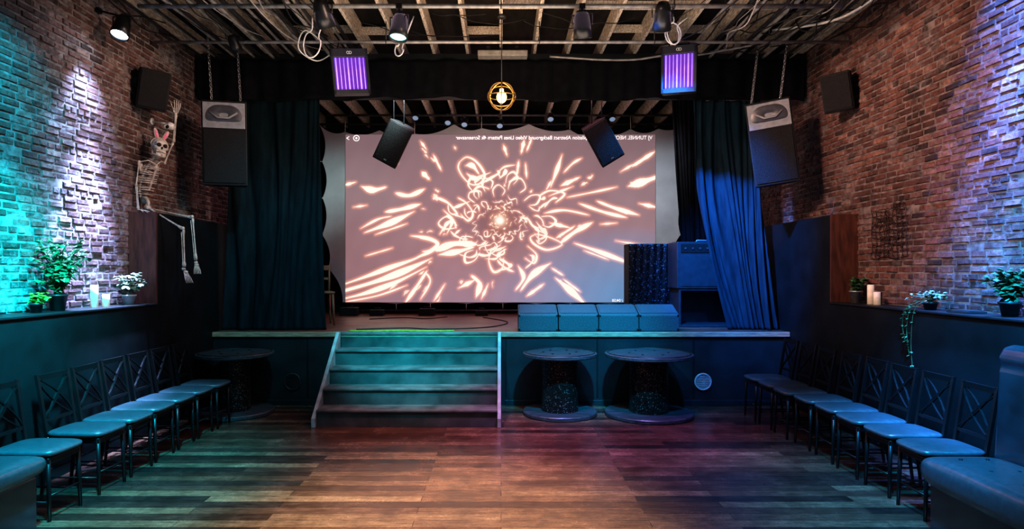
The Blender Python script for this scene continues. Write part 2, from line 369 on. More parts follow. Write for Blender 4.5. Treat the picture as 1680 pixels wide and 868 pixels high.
# ------------------------------------------------------------ curtains
def curtain(name,top_,bot_,zt,zb,y,n,amp,m,label,seed=0,mid=None,cat='curtain',pw=1.3):
    rg=random.Random(seed); ph=[rg.uniform(0,6.28) for _ in range(8)]
    def fn(u,v):
        z=zt+(zb-zt)*v
        if mid:
            def q3(a,m_,b): 
                t=v; return a*(1-t)*(1-2*t)+4*m_*t*(1-t)+b*t*(2*t-1)
            x0=q3(top_[0],mid[0],bot_[0]); x1=q3(top_[1],mid[1],bot_[1])
        else:
            c=v**pw; x0=top_[0]+(bot_[0]-top_[0])*c; x1=top_[1]+(bot_[1]-top_[1])*c
        uu=u+.050*math.sin(6*u+ph[0]+v*2)+.025*math.sin(15*u+ph[1]-3*v)+.07*math.sin(3.1*v+5*u+ph[3])*v
        a=amp*(.40+.60*math.sin(5*u+ph[2]+3.0*v))*(.4+.8*v)+amp*.15
        yy=y+a*math.sin(2*math.pi*n*uu+ph[3]+1.2*math.sin(3*v+ph[4]))+.25*amp*math.sin(2*math.pi*n*2.1*uu+ph[5]+4*v)+.35*amp*math.sin(2*math.pi*n*.37*uu+ph[6]+v)
        return (x0+(x1-x0)*u,yy,z)
    o=build(name,MB().grid(fn,n*24,70),m); info(o,label,cat)
    so=o.modifiers.new('s','SOLIDIFY'); so.thickness=.008
    return o
curtain('stage_curtain',(-3.52,-2.36),(-3.63,-2.28),3.94,SH+.005,8.33,5,.045,'curtainL','long dark teal velvet curtain drawn to the side of the stage',seed=1)
curtain('stage_curtain',(2.52,3.40),(2.98,3.61),3.94,SH+.005,8.41,6,.065,'curtainR','long blue-lit velvet curtain gathered diagonally beside the stage',seed=2,mid=(2.64,3.44))
curtain('stage_curtain',(2.60,3.1),(2.85,3.2),4.4,SH+.005,9.75,5,.05,'valance','plain black wing curtain hanging behind the gathered one',seed=3)
curtain('stage_curtain',(-3.6,-2.95),(-3.6,-2.95),4.4,SH+.005,9.55,5,.05,'valance','plain black wing curtain hanging at the side of the stage',seed=5)
pv=root('proscenium_valance',(0,8.2,3.9),label='pleated black fabric valance across the top of the stage opening',cat='valance')
def fnv(u,v):
    x=-3.9+7.8*u
    return (x,.02*math.sin(2*math.pi*27*u+5*math.sin(9*u))+.012*math.sin(2*math.pi*9*u+v),.50-(.50+.02*math.sin(13*u)+.015*math.sin(57*u))*v)
o=build('valance_cloth',MB().grid(fnv,420,10),'valance',pv)
o.modifiers.new('s','SOLIDIFY').thickness=.006
build('header_beam',MB().box(-3.93,3.93,.04,.22,.05,.6),'black',pv)

# ------------------------------------------------------------ projection screen
SD=11.5
ps=root('projection_screen',(0,SD,1.13),label='grey stretch cloth screen with scalloped edges showing a glowing abstract video',cat='screen')
def loc(a,b,dy=0): 
    p=at(a,b,SD); return Vector((p.x,dy,p.z-1.13))
top=[(524,205),(566,216),(622,213),(680,219),(745,203),(790,210),(868,203),(935,212),(980,218),(1035,211),(1080,211),(1130,200)]
lef=[(524,205),(528,265),(529,325),(528,385),(538,440),(562,496)]
rig=[(1130,200),(1123,265),(1125,322),(1117,385),(1104,440),(1078,498)]
bot=[(562,496),(650,499),(706,498),(765,499),(825,498),(880,499),(936,498),(1000,499),(1078,498)]
def edge(pts,u,ins):
    n=len(pts)-1; t=u*n; i=min(int(t),n-1); f=t-i
    a,b=pts[i],pts[i+1]; s=4*f*(1-f)
    return (a[0]+(b[0]-a[0])*f+ins[0]*s, a[1]+(b[1]-a[1])*f+ins[1]*s)
def fnc(u,v):
    T=edge(top,u,(0,7)); B=edge(bot,u,(0,-2)); Lf=edge(lef,v,(7,0)); R=edge(rig,v,(-7,0))
    c00=top[0];c10=top[-1];c01=bot[0];c11=bot[-1]
    x=(1-v)*T[0]+v*B[0]+(1-u)*Lf[0]+u*R[0]-((1-u)*(1-v)*c00[0]+u*(1-v)*c10[0]+(1-u)*v*c01[0]+u*v*c11[0])
    y=(1-v)*T[1]+v*B[1]+(1-u)*Lf[1]+u*R[1]-((1-u)*(1-v)*c00[1]+u*(1-v)*c10[1]+(1-u)*v*c01[1]+u*v*c11[1])
    e=max(0,1-min(u,1-u)*9)+max(0,1-min(v,1-v)*9)
    p=loc(x,y,.014+.010*math.sin(40*u+11*v)*e); return p
build('screen_cloth',MB().grid(fnc,180,90),'cloth',ps)
for i,(a,b) in enumerate(top[1:-1:2]+lef[1:-1]+rig[1:-1]+bot[1:-1]):
    p=loc(a,b,.012)
    if b<230: q=p+Vector((0,.02,.22))
    elif b>490: q=p+Vector((0,0,-.10))
    else: q=p+Vector((-.12 if a<700 else .12,.02,.02))
    build('screen_tie',MB().cyl(p,q,.006,n=6),'cableW',ps,label='white tie cord')
for a,b in (((-3.5,.05,-.14),(3.5,.05,-.14)),((-3.5,.05,3.22),(3.5,.05,3.22)),((-3.5,.05,-.18),(-3.5,.05,3.22)),((3.5,.05,-.18),(3.5,.05,3.22))):
    build('frame_tube',MB().cyl(a,b,.022),'pipedark',ps)

# projected video picture computed on a dense grid
W,H=960,520
A0,A1,B0,B1=567.,1075.,221.,496.
gx=np.linspace(A0,A1,W); gy=np.linspace(B0,B1,H); GX,GY=np.meshgrid(gx,gy)
core=np.zeros((H,W)); halo=np.zeros((H,W))
def stroke(pts,w,bright=1.0,taper=.15,pw=.7,hl=1.0):
    P_=[Vector((p[0],p[1],0)) for p in pts]
    if len(P_)>2: P_=smoothpath(P_,6)
    else: P_=[P_[0].lerp(P_[1],t/6) for t in range(7)]
    n=len(P_)-1; wv=rgw.uniform(0,6.28)
    for i in range(n):
        a,b=P_[i],P_[i+1]; t0=i/n;t1=(i+1)/n
        m0=1+.35*math.sin(wv+9*t0); m1=1+.35*math.sin(wv+9*t1)
        wa=w*m0*(taper+(1-taper)*math.sin(math.pi*t0)**pw) if t0>0 else w*taper
        wb=w*m1*(taper+(1-taper)*max(0,math.sin(math.pi*t1))**pw)
        R=w+10
        x0,x1=min(a.x,b.x)-R,max(a.x,b.x)+R; y0,y1=min(a.y,b.y)-R,max(a.y,b.y)+R
        i0,i1=np.searchsorted(gx,[x0,x1]); j0,j1=np.searchsorted(gy,[y0,y1])
        if i1<=i0 or j1<=j0: continue
        X=GX[j0:j1,i0:i1];Y=GY[j0:j1,i0:i1]
        dx,dy=b.x-a.x,b.y-a.y; L2=dx*dx+dy*dy+1e-9
        t=np.clip(((X-a.x)*dx+(Y-a.y)*dy)/L2,0,1)
        d=np.hypot(X-a.x-t*dx,Y-a.y-t*dy); ww=wa+(wb-wa)*t
        c=np.clip((ww+.35-d)/.7,0,1)*bright
        h=np.exp(-(np.maximum(d-ww,0)/2.8)**2)*bright*hl
        core[j0:j1,i0:i1]=np.maximum(core[j0:j1,i0:i1],c); halo[j0:j1,i0:i1]=np.maximum(halo[j0:j1,i0:i1],h)
rgw=random.Random(77)
C0=(820,362)
dc=np.hypot(GX-C0[0],(GY-C0[1])*1.05)
OUT=[([(754,266),(766,258),(782,266),(795,286),(789,300),(774,303),(760,291),(752,276),(754,266)],1.5),
([(880,384),(903,390),(922,401),(898,410),(877,401),(870,390),(880,384)],1.4),
([(752,325),(766,334),(776,351),(768,362),(756,352)],1.5),
([(722,384),(732,370),(744,362),(748,374)],1.5),
([(884,322),(902,313),(926,318),(912,332)],1.5),
([(806,410),(802,428),(810,446),(824,440),(826,424)],1.4),([(866,404),(880,418),(876,432),(862,424)],1.3),
([(774,316),(786,306),(802,310)],1.6),([(688,390),(706,394),(716,401),(706,411),(694,413)],1.8)]
for p,w in OUT: stroke(p,w,1,.35)
SS=[([(764,272),(775,272),(786,286)],3.4),([(766,285),(776,292),(786,293)],3.0),
([(860,230),(855,252)],2.8),([(872,228),(864,248)],1.8),([(851,264),(848,288)],2.2),([(862,268),(864,292)],1.6),([(826,238),(832,256)],2.2),
([(903,308),(914,278),(922,254)],2.6),([(920,305),(951,291)],3.2),([(925,283),(940,268),(954,260)],1.8),([(896,312),(905,296)],1.6),
([(1036,274),(1074,249)],3.2),([(1030,306),(1056,298),(1082,289)],5.4),([(1018,282),(1042,268)],1.5),([(985,252),(1002,238)],1.6),
([(979,330),(1010,342),(1048,353)],3.2),([(950,334),(990,348),(1028,357)],2.8),([(930,324),(975,315),(1012,307)],1.5),([(1048,334),(1080,341)],2.4),([(900,322),(940,306)],1.6),
([(593,306),(612,312),(634,307)],4.2),([(649,317),(672,321),(697,310)],3.8),([(692,282),(705,295)],3.6),([(711,254),(724,280)],2.2),([(565,304),(584,299)],2.0),([(690,232),(700,246)],1.8),([(640,262),(652,268)],1.4),
([(632,348),(660,343),(690,335)],3.6),([(598,382),(640,366),(680,347)],4.0),([(616,385),(668,367)],1.4),([(592,375),(620,360),(642,355)],1.6),([(580,340),(602,337)],1.4),
([(674,387),(703,391),(719,400),(705,413),(680,424)],3.2),([(714,408),(680,425),(640,439),(600,454),(540,475)],3.0),
([(708,424),(660,446),(610,464),(540,484)],4.6),([(700,438),(650,463),(600,481),(556,492)],3.2),([(568,495),(620,485),(668,468)],1.4),
([(665,497),(684,470),(701,444)],3.0),([(697,446),(706,462),(690,491)],1.6),([(712,494),(730,466)],1.8),
([(714,412),(745,400),(783,401)],5.8),([(720,418),(750,413),(778,405)],4.0),([(710,322),(735,333),(752,353)],2.2),([(728,345),(742,362),(733,384)],2.2),
([(773,452),(787,466),(781,488)],4.2),([(752,473),(780,459)],2.8),([(790,490),(801,466)],2.0),
([(850,436),(859,456),(846,476)],2.8),([(854,477),(875,450),(903,432)],4.2),([(864,486),(892,466)],2.6),([(905,440),(924,452)],1.8),
([(911,456),(935,476),(964,503)],4.2),([(924,458),(952,479)],1.8),([(942,399),(985,414),(1046,437)],3.0),([(958,411),(998,426)],1.2),
([(919,399),(944,380),(972,365)],4.0),([(912,391),(943,371)],2.2),([(893,350),(925,345),(966,353)],2.0),([(985,368),(1012,366)],1.3),([(600,420),(644,407)],1.2),([(1010,395),(1054,403)],1.1),([(902,366),(936,374)],2.6)]
for p,w in SS: stroke(p,w,1,.04,.9)
rg=random.Random(23)
def pol(a,r): return (C0[0]+math.cos(a)*r*1.1,C0[1]+math.sin(a)*r*.97)
for k in range(52):    # curved molten shards leaning round the tunnel
    r=16+58*rg.random()**.9; a=rg.uniform(0,6.283); lr=rg.uniform(.10,.34)*r+2; da=rg.choice((-1,1,1))*rg.uniform(.08,.36); bend=rg.uniform(-.14,.14)
    pts=[pol(a,r),pol(a+da*.35+bend,r+lr*.35),pol(a+da*.75+bend,r+lr*.75),pol(a+da,r+lr)]
    stroke(pts,.5+r*.026*rg.uniform(.5,1.3),rg.uniform(.8,1),.08,.8,.8)
for k in range(20):    # hook shapes, open bubbles
    r=26+46*rg.random(); a=rg.uniform(0,6.283); w_=rg.uniform(.10,.2); h_=r*rg.uniform(.16,.3)
    pts=[pol(a-w_,r-h_*.3),pol(a-w_*.9,r+h_*.6),pol(a,r+h_*rg.uniform(.9,1.3)),pol(a+w_,r+h_*.5),pol(a+w_*rg.uniform(.2,.9),r-h_*.2)]
    stroke(pts,.6+r*.014,rg.uniform(.8,1),.2,.7,.7)
for k in range(44):    # short arcs of the tunnel rings
    a=rg.uniform(0,6.283); r=rg.choice((10,14,19,25,32,40))+rg.uniform(-2,2); da=rg.uniform(.2,.6)
    stroke([pol(a+da*t,r*(1+.08*math.sin(9*t+a*3))) for t in (0,.33,.66,1)],rg.uniform(.4,1.1),rg.uniform(.6,1),.15,.7,.5)
for k in range(34):    # outer shards
    a=rg.uniform(0,6.283); r=rg.uniform(85,240); l=rg.uniform(4,15)*r/150
    x=C0[0]+math.cos(a)*r; y=C0[1]+math.sin(a)*r*.62
    if y>492 or y<236: continue
    b=rg.uniform(-4,4)
    stroke([(x,y),(x+math.cos(a)*l*.5+b*.3,y+math.sin(a)*l*.4+b*.5),(x+math.cos(a)*l,y+math.sin(a)*l*.7)],rg.uniform(.6,2.2),rg.uniform(.6,1),.06)
base=np.zeros((H,W,3))
up=np.array((.245,.155,.170)); dn=np.array((.36,.195,.215)); blue=np.array((.12,.33,.60)); dk=np.array((.15,.05,.06))
v=(GY-B0)/(B1-B0)
base[:]=up*(1-v[...,None])+dn*v[...,None]
fb=np.clip(1-np.hypot((GX-1030)/230,(GY-505)/135),0,1)**.8
base=base*(1-fb[...,None])+blue*fb[...,None]
fl=np.clip(1-np.hypot((GX-800)/260,(GY-520)/90),0,1)*.45
base=base*(1-fl[...,None])+np.array((.38,.30,.44))*fl[...,None]
fd=np.exp(-(dc/44)**2)*.65; base=base*(1-fd[...,None])+dk*fd[...,None]
wr=1+.03*np.sin(GX*.07+np.sin(GY*.05)*2)*np.sin(GY*.06+1)+.015*np.sin(GX*.21+GY*.09)  # soft shading of cloth wrinkles put into the picture colours
base*=wr[...,None]
vig=1-.34*np.clip(np.hypot((GX-821)/300,(GY-358)/190)-.45,0,1); base*=vig[...,None]
col=base+halo[...,None]*np.array((.42,.14,.06))
hc=np.array((1.0,.86,.73)); col=col*(1-core[...,None])+hc*core[...,None]
gw=np.exp(-(dc/15.0)**2)[...,None]*.4; col=col*(1-gw)+np.array((1,.45,.22))*gw
gl=np.exp(-(dc/7.0)**2)[...,None]; col=col*(1-gl)+np.array((1.3,1.15,.95))*gl
rgba=np.ones((H*W,4),dtype=np.float32); rgba[:,:3]=col.reshape(-1,3)
me=bpy.data.meshes.new('projected_video')
co=np.zeros((H*W,3),dtype=np.float32); co[:,0]=((GX-822)*SD/F).ravel(); co[:,1]=-.012; co[:,2]=(CH-(GY-445)*SD/F-1.13).ravel()
me.vertices.add(H*W); me.vertices.foreach_set('co',co.ravel())
ii=(np.arange(H-1)[:,None]*W+np.arange(W-1)[None,:]).ravel()
q=np.stack([ii+W,ii+W+1,ii+1,ii],1).astype(np.int32); nf=len(ii)
me.loops.add(nf*4); me.loops.foreach_set('vertex_index',q.ravel())
me.polygons.add(nf); me.polygons.foreach_set('loop_start',np.arange(nf,dtype=np.int32)*4)
me.update(calc_edges=True)
ca=me.color_attributes.new('video','FLOAT_COLOR','POINT'); ca.data.foreach_set('color',rgba.ravel())
m,nt,b=nt_new('projected_light'); at_=N(nt,'ShaderNodeAttribute',attribute_name='video')
b.inputs['Base Color'].default_value=(.04,.04,.04,1); b.inputs['Roughness'].default_value=.9
nt.links.new(at_.outputs['Color'],b.inputs['Emission Color']); b.inputs['Emission Strength'].default_value=1.0
me.materials.append(m)
o=bpy.data.objects.new('projected_video',me); COL.objects.link(o); o.parent=ps; o['label']='glowing pink abstract tunnel video picture'
def mirror_text(body,xr,xl,yb,hgt):
    cu=bpy.data.curves.new('t','FONT'); cu.body=body; cu.offset=.012; to=bpy.data.objects.new('t',cu); COL.objects.link(to)
    bpy.context.view_layer.update(); dg=bpy.context.evaluated_depsgraph_get()
    mm=bpy.data.meshes.new_from_object(to.evaluated_get(dg)); bpy.data.objects.remove(to)
    xs=[v.co.x for v in mm.vertices]; x0,x1=min(xs),max(xs)
    R=loc(xr,yb).x; Lx=loc(xl,yb).x; sx=(R-Lx)/(x1-x0); zb=loc(xr,yb).z; sz=hgt*SD/F/.72
    for v in mm.vertices: v.co=Vector((R-(v.co.x-x0)*sx,-.018,zb+v.co.y*sz))
    mm.name='projected_text'; mm.materials.clear(); mm.materials.append(M['textw'])
    t=bpy.data.objects.new('projected_text',mm); COL.objects.link(t); t.parent=ps; t['label']='mirrored white caption text'
mirror_text('VJ TUNNEL NEON Color Compilation Abstract Background Video Lines Pattern 4k Screensaver',1070,748,229,6.2)
mirror_text('11:13 / 04:58',1036,1004,495,4.6)
mb=MB(); c=loc(585,227,-.018); mb.torus(c,.05,.008,n=20,m=6,ax=((1,0,0),(0,0,1))); mb.ell(c,(.02,.004,.02),8,6)
build('projected_icon',mb,'textw',ps,label='small round white player icon')
mb=MB(); c=loc(571,227,-.018); mb.beam(c+Vector((.025,0,.03)),c+Vector((-.02,0,0)),.006,.012).beam(c+Vector((-.02,0,0)),c+Vector((.025,0,-.03)),.006,.012)
build('projected_icon',mb,'textw',ps,label='small white arrow icon')

# ------------------------------------------------------------ chairs
ch=root('side_chair',(0,0,0))
for sx in (-1,1):
    for sy in (-1,1):
        if sx>0: mb=MB().tube([(.185,sy*.145,.43),(.20,sy*.152,0)],[.016,.012],8)
        else: mb=MB().tube([(-.20,sy*.15,.44),(-.225,sy*.155,.2),(-.25,sy*.155,0)],[.016,.015,.012],8)
        build('leg',mb,'chairwood',ch)
build('seat_frame',MB().box(-.20,.20,-.160,.160,.39,.430),'chairwood',ch,bevel=.006)
def cushion_mb(x0,x1,y0,y1,z0,z1,nv=14,nn=36,e1=.45,e2=.32):
    mb=MB();cx,cy,cz=(x0+x1)/2,(y0+y1)/2,(z0+z1)/2;ax,ay,az=(x1-x0)/2,(y1-y0)/2,(z1-z0)/2
    def sg(c,e): return math.copysign(abs(c)**e,c)
    vs=[];fs=[]
    for i in range(nv+1):
        th=-math.pi/2+math.pi*i/nv
        for j in range(nn):
            a=2*math.pi*j/nn
            x=cx+ax*sg(math.cos(th),e1)*sg(math.cos(a),e2); y=cy+ay*sg(math.cos(th),e1)*sg(math.sin(a),e2); z=cz+az*sg(math.sin(th),.7)
            vs.append((x,y,z))
    for i in range(nv):
        for j in range(nn): fs.append((i*nn+j,i*nn+(j+1)%nn,(i+1)*nn+(j+1)%nn,(i+1)*nn+j))
    return mb.add(vs,fs,True)
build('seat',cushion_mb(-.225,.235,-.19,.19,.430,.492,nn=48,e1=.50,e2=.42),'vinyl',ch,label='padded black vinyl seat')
mb=MB()
for sy in (-1,1): mb.beam((-.205,sy*.152,.42),(-.285,sy*.16,.91),.026,.022,up=(1,0,0))
def bk(z): return -.205-.08*(z-.42)/.49
mb.beam((bk(.885),-.16,.885),(bk(.885),.16,.885),.020,.042)
mb.beam((bk(.56),-.155,.56),(bk(.56),.155,.56),.016,.024)
for o_ in (-.022,.022):
    for s in (-1,1):
        pts=[]
        for q in range(7):
            t=q/6; y=s*(-.145+.29*t)+o_; z=.575+.285*t+.035*math.sin(math.pi*t)*(1 if o_>0 else -1)
            pts.append((bk(z),max(-.15,min(.15,y)),z))
        for a,b2 in zip(pts,pts[1:]): mb.beam(a,b2,.010,.015,up=(1,0,0))
build('backrest',mb,'chairwood',ch,label='open lattice back with crossed slats')
mb=MB().cyl((.193,-.150,.17),(.193,.150,.17),.007,n=6).cyl((-.23,-.154,.17),(-.23,.154,.17),.007,n=6)
for sy in(-1,1): mb.cyl((-.235,sy*.155,.13),(.195,sy*.150,.13),.007,n=6)
build('stretcher',mb,'chairwood',ch)
LY=[4.50,5.02,5.43,5.84,6.24,6.64,7.04]
for i,y in enumerate(LY):
    c=copy_thing(ch,(-3.25+ru(-.02,.02),y,0),(0,0,ru(-.05,.05) if i<2 else ru(-.02,.02)))
    info(c,label='black side chair with crossed-slat back and teal-lit vinyl seat',cat='chair',group='row of side chairs by the weathered brick')
RY=[4.50,4.95,5.37,5.78,6.19,6.60,7.01,7.42]
for i,y in enumerate(RY):
    c=copy_thing(ch,(3.10+ru(-.02,.02),y,0),(0,0,math.pi+ru(-.02,.02)))
    info(c,label='black side chair with crossed-slat back and blue-lit vinyl seat',cat='chair',group='row of side chairs by the red brick')
for c in list(ch.children): bpy.data.objects.remove(c)
bpy.data.objects.remove(ch)

# ------------------------------------------------------------ benches
bl=root('vinyl_bench',(-3.30,3.6,0),label='low black vinyl upholstered bench beside the row of chairs',cat='bench')
build('bench_base',MB().box(-.27,.26,-.62,.60,0,.36),'vinylbench',bl,bevel=.015)
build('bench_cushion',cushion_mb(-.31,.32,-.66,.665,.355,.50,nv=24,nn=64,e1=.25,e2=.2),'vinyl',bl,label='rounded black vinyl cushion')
br_=root('banquette',(3.04,3.55,0),label='black leather banquette with rounded seat and tall rolled back',cat='bench')
build('bench_base',MB().box(-.22,.42,-.7,.66,0,.34),'vinylbench',br_,bevel=.012)
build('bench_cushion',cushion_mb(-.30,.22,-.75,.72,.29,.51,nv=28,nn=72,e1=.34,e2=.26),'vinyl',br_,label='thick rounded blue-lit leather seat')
for i in range(2):
    for j in range(5): build('cushion_button',MB().ell((-.13+.17*i,-.5+.25*j,.508),(.012,.012,.006),10,6),'black',br_)
mb=MB().prism([(.2,.34),(.40,.34),(.44,1.12),(.42,1.19),(.35,1.22),(.27,1.20),(.235,1.13),(.25,1.08),(.24,1.04)],-.72,.68)
build('backrest',mb,'vinylbench',br_,bevel=.03,seg=4,label='tall padded back with rolled top')

# ------------------------------------------------------------ spool tables
def spool(x,y,R,rc,label):
    r=root('cable_spool_table',(x,y,0),label=label,cat='table',group='cable spool tables')
    T0=.735
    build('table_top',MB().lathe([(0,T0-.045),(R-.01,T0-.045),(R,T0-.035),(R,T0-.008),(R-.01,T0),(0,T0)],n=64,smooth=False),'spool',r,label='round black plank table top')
    mb=MB()
    for k in range(-4,5):
        xx=k*R/4.6; h=math.sqrt(R*R-xx*xx)-.02; mb.box(-h,h,xx-.002,xx+.002,T0,T0+.0015)
    build('plank_gap',mb,'black',r,kind='stuff')
    build('rim_ring',MB().torus((0,0,T0+.001),R*.93,.007,n=48,m=6),'metalblack',r)
    for k in range(6):
        a=k*1.047; build('bolt',MB().cyl((R*.45*math.cos(a),R*.45*math.sin(a),T0),(R*.45*math.cos(a),R*.45*math.sin(a),T0+.008),.014,n=8),'metalblack',r)
    build('spool_core',MB().lathe([(rc*1.02,.05),(rc,.2),(rc*.98,.5),(rc,T0-.045)],n=48),'sequin',r,label='core wrapped in black sequins')
    build('spool_base',MB().lathe([(0,0),(R-.01,0),(R,.01),(R,.04),(R-.01,.05),(0,.05)],n=64,smooth=False),'spool',r)
    return r
spool(.70,7.62,.44,.215,'black wooden cable spool table with sequined core by the stairs')
spool(1.745,7.56,.515,.225,'larger black wooden cable spool table with sequined core')
spool(-3.17,7.64,.44,.17,'black cable spool table with narrow core in the corner')

# ------------------------------------------------------------ stage wedges
wd=root('stage_monitor_speaker',(0,0,0))
def yz(poly,x0,x1):
    T=Matrix(((0,1,0,0),(1,0,0,0),(0,0,1,0),(0,0,0,1))); return MB().prism(poly,x0,x1,T=T)
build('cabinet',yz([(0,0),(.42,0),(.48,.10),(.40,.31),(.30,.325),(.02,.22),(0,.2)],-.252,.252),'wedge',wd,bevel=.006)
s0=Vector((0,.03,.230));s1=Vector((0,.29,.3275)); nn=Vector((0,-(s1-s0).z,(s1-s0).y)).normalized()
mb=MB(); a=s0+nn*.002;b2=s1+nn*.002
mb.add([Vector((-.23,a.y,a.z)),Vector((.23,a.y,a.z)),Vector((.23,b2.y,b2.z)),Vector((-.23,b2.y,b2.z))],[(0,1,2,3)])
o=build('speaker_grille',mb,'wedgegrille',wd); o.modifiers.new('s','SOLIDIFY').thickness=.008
for x0 in(-.251,.229):
    for zz in (.012,.19): build('corner_protector',MB().box(x0,x0+.022,-.003,.027,zz-.01,zz+.02),'metalblack',wd,bevel=.004)
for i in range(4):
    c=copy_thing(wd,(.475+.515*i,8.17,SH+.004),(0,0,0)); info(c,label='black carpeted wedge stage monitor at the front of the stage',cat='speaker',group='row of wedge stage monitors')
for c in list(wd.children): bpy.data.objects.remove(c)
bpy.data.objects.remove(wd)

# equipment case stack
ec=root('speaker_cabinet_stack',(2.86,9.02,SH+.003),label='tall blue-black speaker cabinet on an open wooden box',cat='cabinet')
mb=MB()
w2,d2=.42,.24
mb.box(-w2,w2,-d2,d2,.50,.53).box(-w2,w2,-d2,d2,0,.03).box(-w2,-w2+.03,-d2,d2,.03,.5).box(w2-.03,w2,-d2,d2,.03,.5).box(-w2,w2,d2-.02,d2,.03,.5)
build('open_box',mb,'case',ec,bevel=.004)
build('cabinet',MB().box(-w2-.03,w2,-d2-.02,d2,.53,1.17),'case',ec,bevel=.008)
build('grille_panel',MB().box(-w2+.02,w2-.05,-d2-.03,-d2-.02,.56,.98),'case',ec,bevel=.004)
build('control_panel',MB().box(-w2+.02,w2-.05,-d2-.032,-d2-.02,1.02,1.14),'speaker',ec,bevel=.003)
for k in range(7): build('knob',MB().cyl((-.34+.1*k,-d2-.032,1.08),(-.34+.1*k,-d2-.05,1.08),.012,n=10),'steel',ec)
build('handle',MB().tube([(-.12,0,1.17),(-.1,0,1.2),(.1,0,1.2),(.12,0,1.17)],.012),'steel',ec)
# draped booth
db=root('draped_cabinet',(2.24,9.75,SH),label='cabinet draped in blue-black sequined cloth behind the stage monitors',cat='cabinet')
def fd_(u,v):
    return (-.33+.63*u,-.19+.006*math.sin(40*u+v*3),1.18-(1.17)*v)
build('sequin_drape',MB().grid(fd_,80,30),'sequinblue',db).modifiers.new('s','SOLIDIFY').thickness=.005
build('cabinet_body',MB().box(-.33,.30,-.17,.2,0,1.18),'speaker',db,bevel=.006)
mb=MB(); rg=random.Random(4)
for k in range(340):
    t=rg.random(); c=Vector((0,0,1.15-1.19*t))+Vector((.03*math.sin(9*t),0,0)); a=rg.uniform(0,6.28); l=rg.uniform(.03,.075)
    e=c+Vector((math.cos(a)*l,math.sin(a)*l*.8,rg.uniform(-.03,.03) if t<.95 else .02)); mb.beam(c,e,.006,.002)
build('tinsel_garland',mb,'sequinblue',loc=(2.53,9.44,SH+.05),label='dark blue tinsel garland hanging beside the draped cabinet',cat='garland',kind='stuff')

# wooden chair on stage
wc=root('wooden_chair',(-2.62,9.2,SH+.001),(0,0,.4),label='brown wooden chair half hidden behind the stage curtain',cat='chair')
build('seat',MB().box(-.2,.2,-.2,.2,.45,.48),'chairbrown',wc,bevel=.01)
for sx in(-1,1):
    for sy in(-1,1): build('leg',MB().tube([(sx*.17,sy*.17,.45),(sx*.19,sy*.19,0)],[.018,.013]),'chairbrown',wc)
mb=MB()
for sx in(-1,1): mb.tube([(sx*.17,.18,.48),(sx*.18,.24,.86)],.014)
mb.beam((-.2,.235,.82),(.2,.235,.82),.018,.07).beam((-.18,.215,.66),(.18,.215,.66),.014,.035)
build('backrest',mb,'chairbrown',wc)

# low gear below the screen
for i,(px,w,h) in enumerate([(572,.3,.14),(618,.24,.10),(700,.28,.12),(790,.22,.09)]):
    p=at(px,515,11.1)
    r=root('power_box',(p.x,11.15,SH),label='small black stage power box below the screen',cat='box',group='black boxes below the screen')
    build('box_body',MB().box(-w/2,w/2,-.1,.1,0,h),'speaker',r,bevel=.012)
    build('handle',MB().tube([(-.06,0,h),(-.05,0,h+.03),(.05,0,h+.03),(.06,0,h)],.008),'metalblack',r)
def cable(name,pts,r,m,label,k=8): 
    return build(name,MB().tube(smoothpath(pts,k),r,6),m,label=label,cat='cable')
cable('stage_cable',[(-1.95,8.2,SH+.008),(-1.6,8.16,SH+.008),(-1.35,8.22,SH+.008),(-1.0,8.18,SH+.008),(-.6,8.2,SH+.008)],.008,'cableY','yellow cable lying along the stage edge')
cable('stage_cable',[(-1.9,8.4,SH+.008),(-1.3,8.6,SH+.008),(-.9,8.45,SH+.008),(-.2,8.7,SH+.008),(.1,9.6,SH+.008),(-.3,10.6,SH+.008)],.007,'cableB','black cable snaking over the stage deck')
cable('stage_cable',[(-2.1,10.2,SH+.008),(-1.6,10.5,SH+.008),(-1.2,10.3,SH+.008),(-.9,10.7,SH+.008)],.007,'cableB','black cable snaking over the stage deck')

# ------------------------------------------------------------ hanging PA speakers
def pa(name_loc,yaw,roll,label,chx):
    r=root('loudspeaker',name_loc,(0.08,roll,yaw),label=label,cat='speaker')
    w,h,d=.25,.49,.36
    poly=[(-w,-.0),(w,0),(w*.72,d),(-w*.72,d)]
    vs=[(x,y,-h) for x,y in poly]+[(x,y,h) for x,y in poly]
    build('cabinet',MB().add(vs,[(0,3,2,1),(4,5,6,7),(0,1,5,4),(1,2,6,5),(2,3,7,6),(3,0,4,7)]),'speaker',r,bevel=.012)
    build('speaker_grille',MB().box(-w+.025,w-.025,-.014,0,-h+.03,h-.33),'grille',r,bevel=.005)
    build('horn_panel',MB().box(-w+.02,w-.02,-.016,0,h-.32,h-.025),'hornpanel',r,bevel=.005,label='light grey horn panel')
    mb=MB(); cz=h-.17
    def hf(u,v):
        a=2*math.pi*u; s=1-.75*v
        x=.2*s*math.copysign(abs(math.cos(a))**.6,math.cos(a)); z=.095*s*math.copysign(abs(math.sin(a))**.9,math.sin(a))
        return (x,-.018-.012*(v*(1-v))*4,cz+z-.02*(1-v)*math.cos(a*2))
    mb.grid(hf,48,6)
    build('horn',mb,'horn',r)
    build('horn_lip',MB().tube([(-.15,-.024,cz+.03),(-.06,-.05,cz-.035),(.06,-.05,cz-.035),(.15,-.024,cz+.03)],.012),'hornpanel',r)
    L0=Matrix.Translation(name_loc)@Euler((0.08,roll,yaw)).to_matrix().to_4x4(); inv=L0.inverted()
    for sx in (-1,1):
        p=Vector((sx*.16,.15,h)); wp=L0@p; q=Vector((wp.x+chx,wp.y,JZ+.02))
        build('hanging_chain',chain_mb(MB(),p,inv@q),'steel',r)
    return r
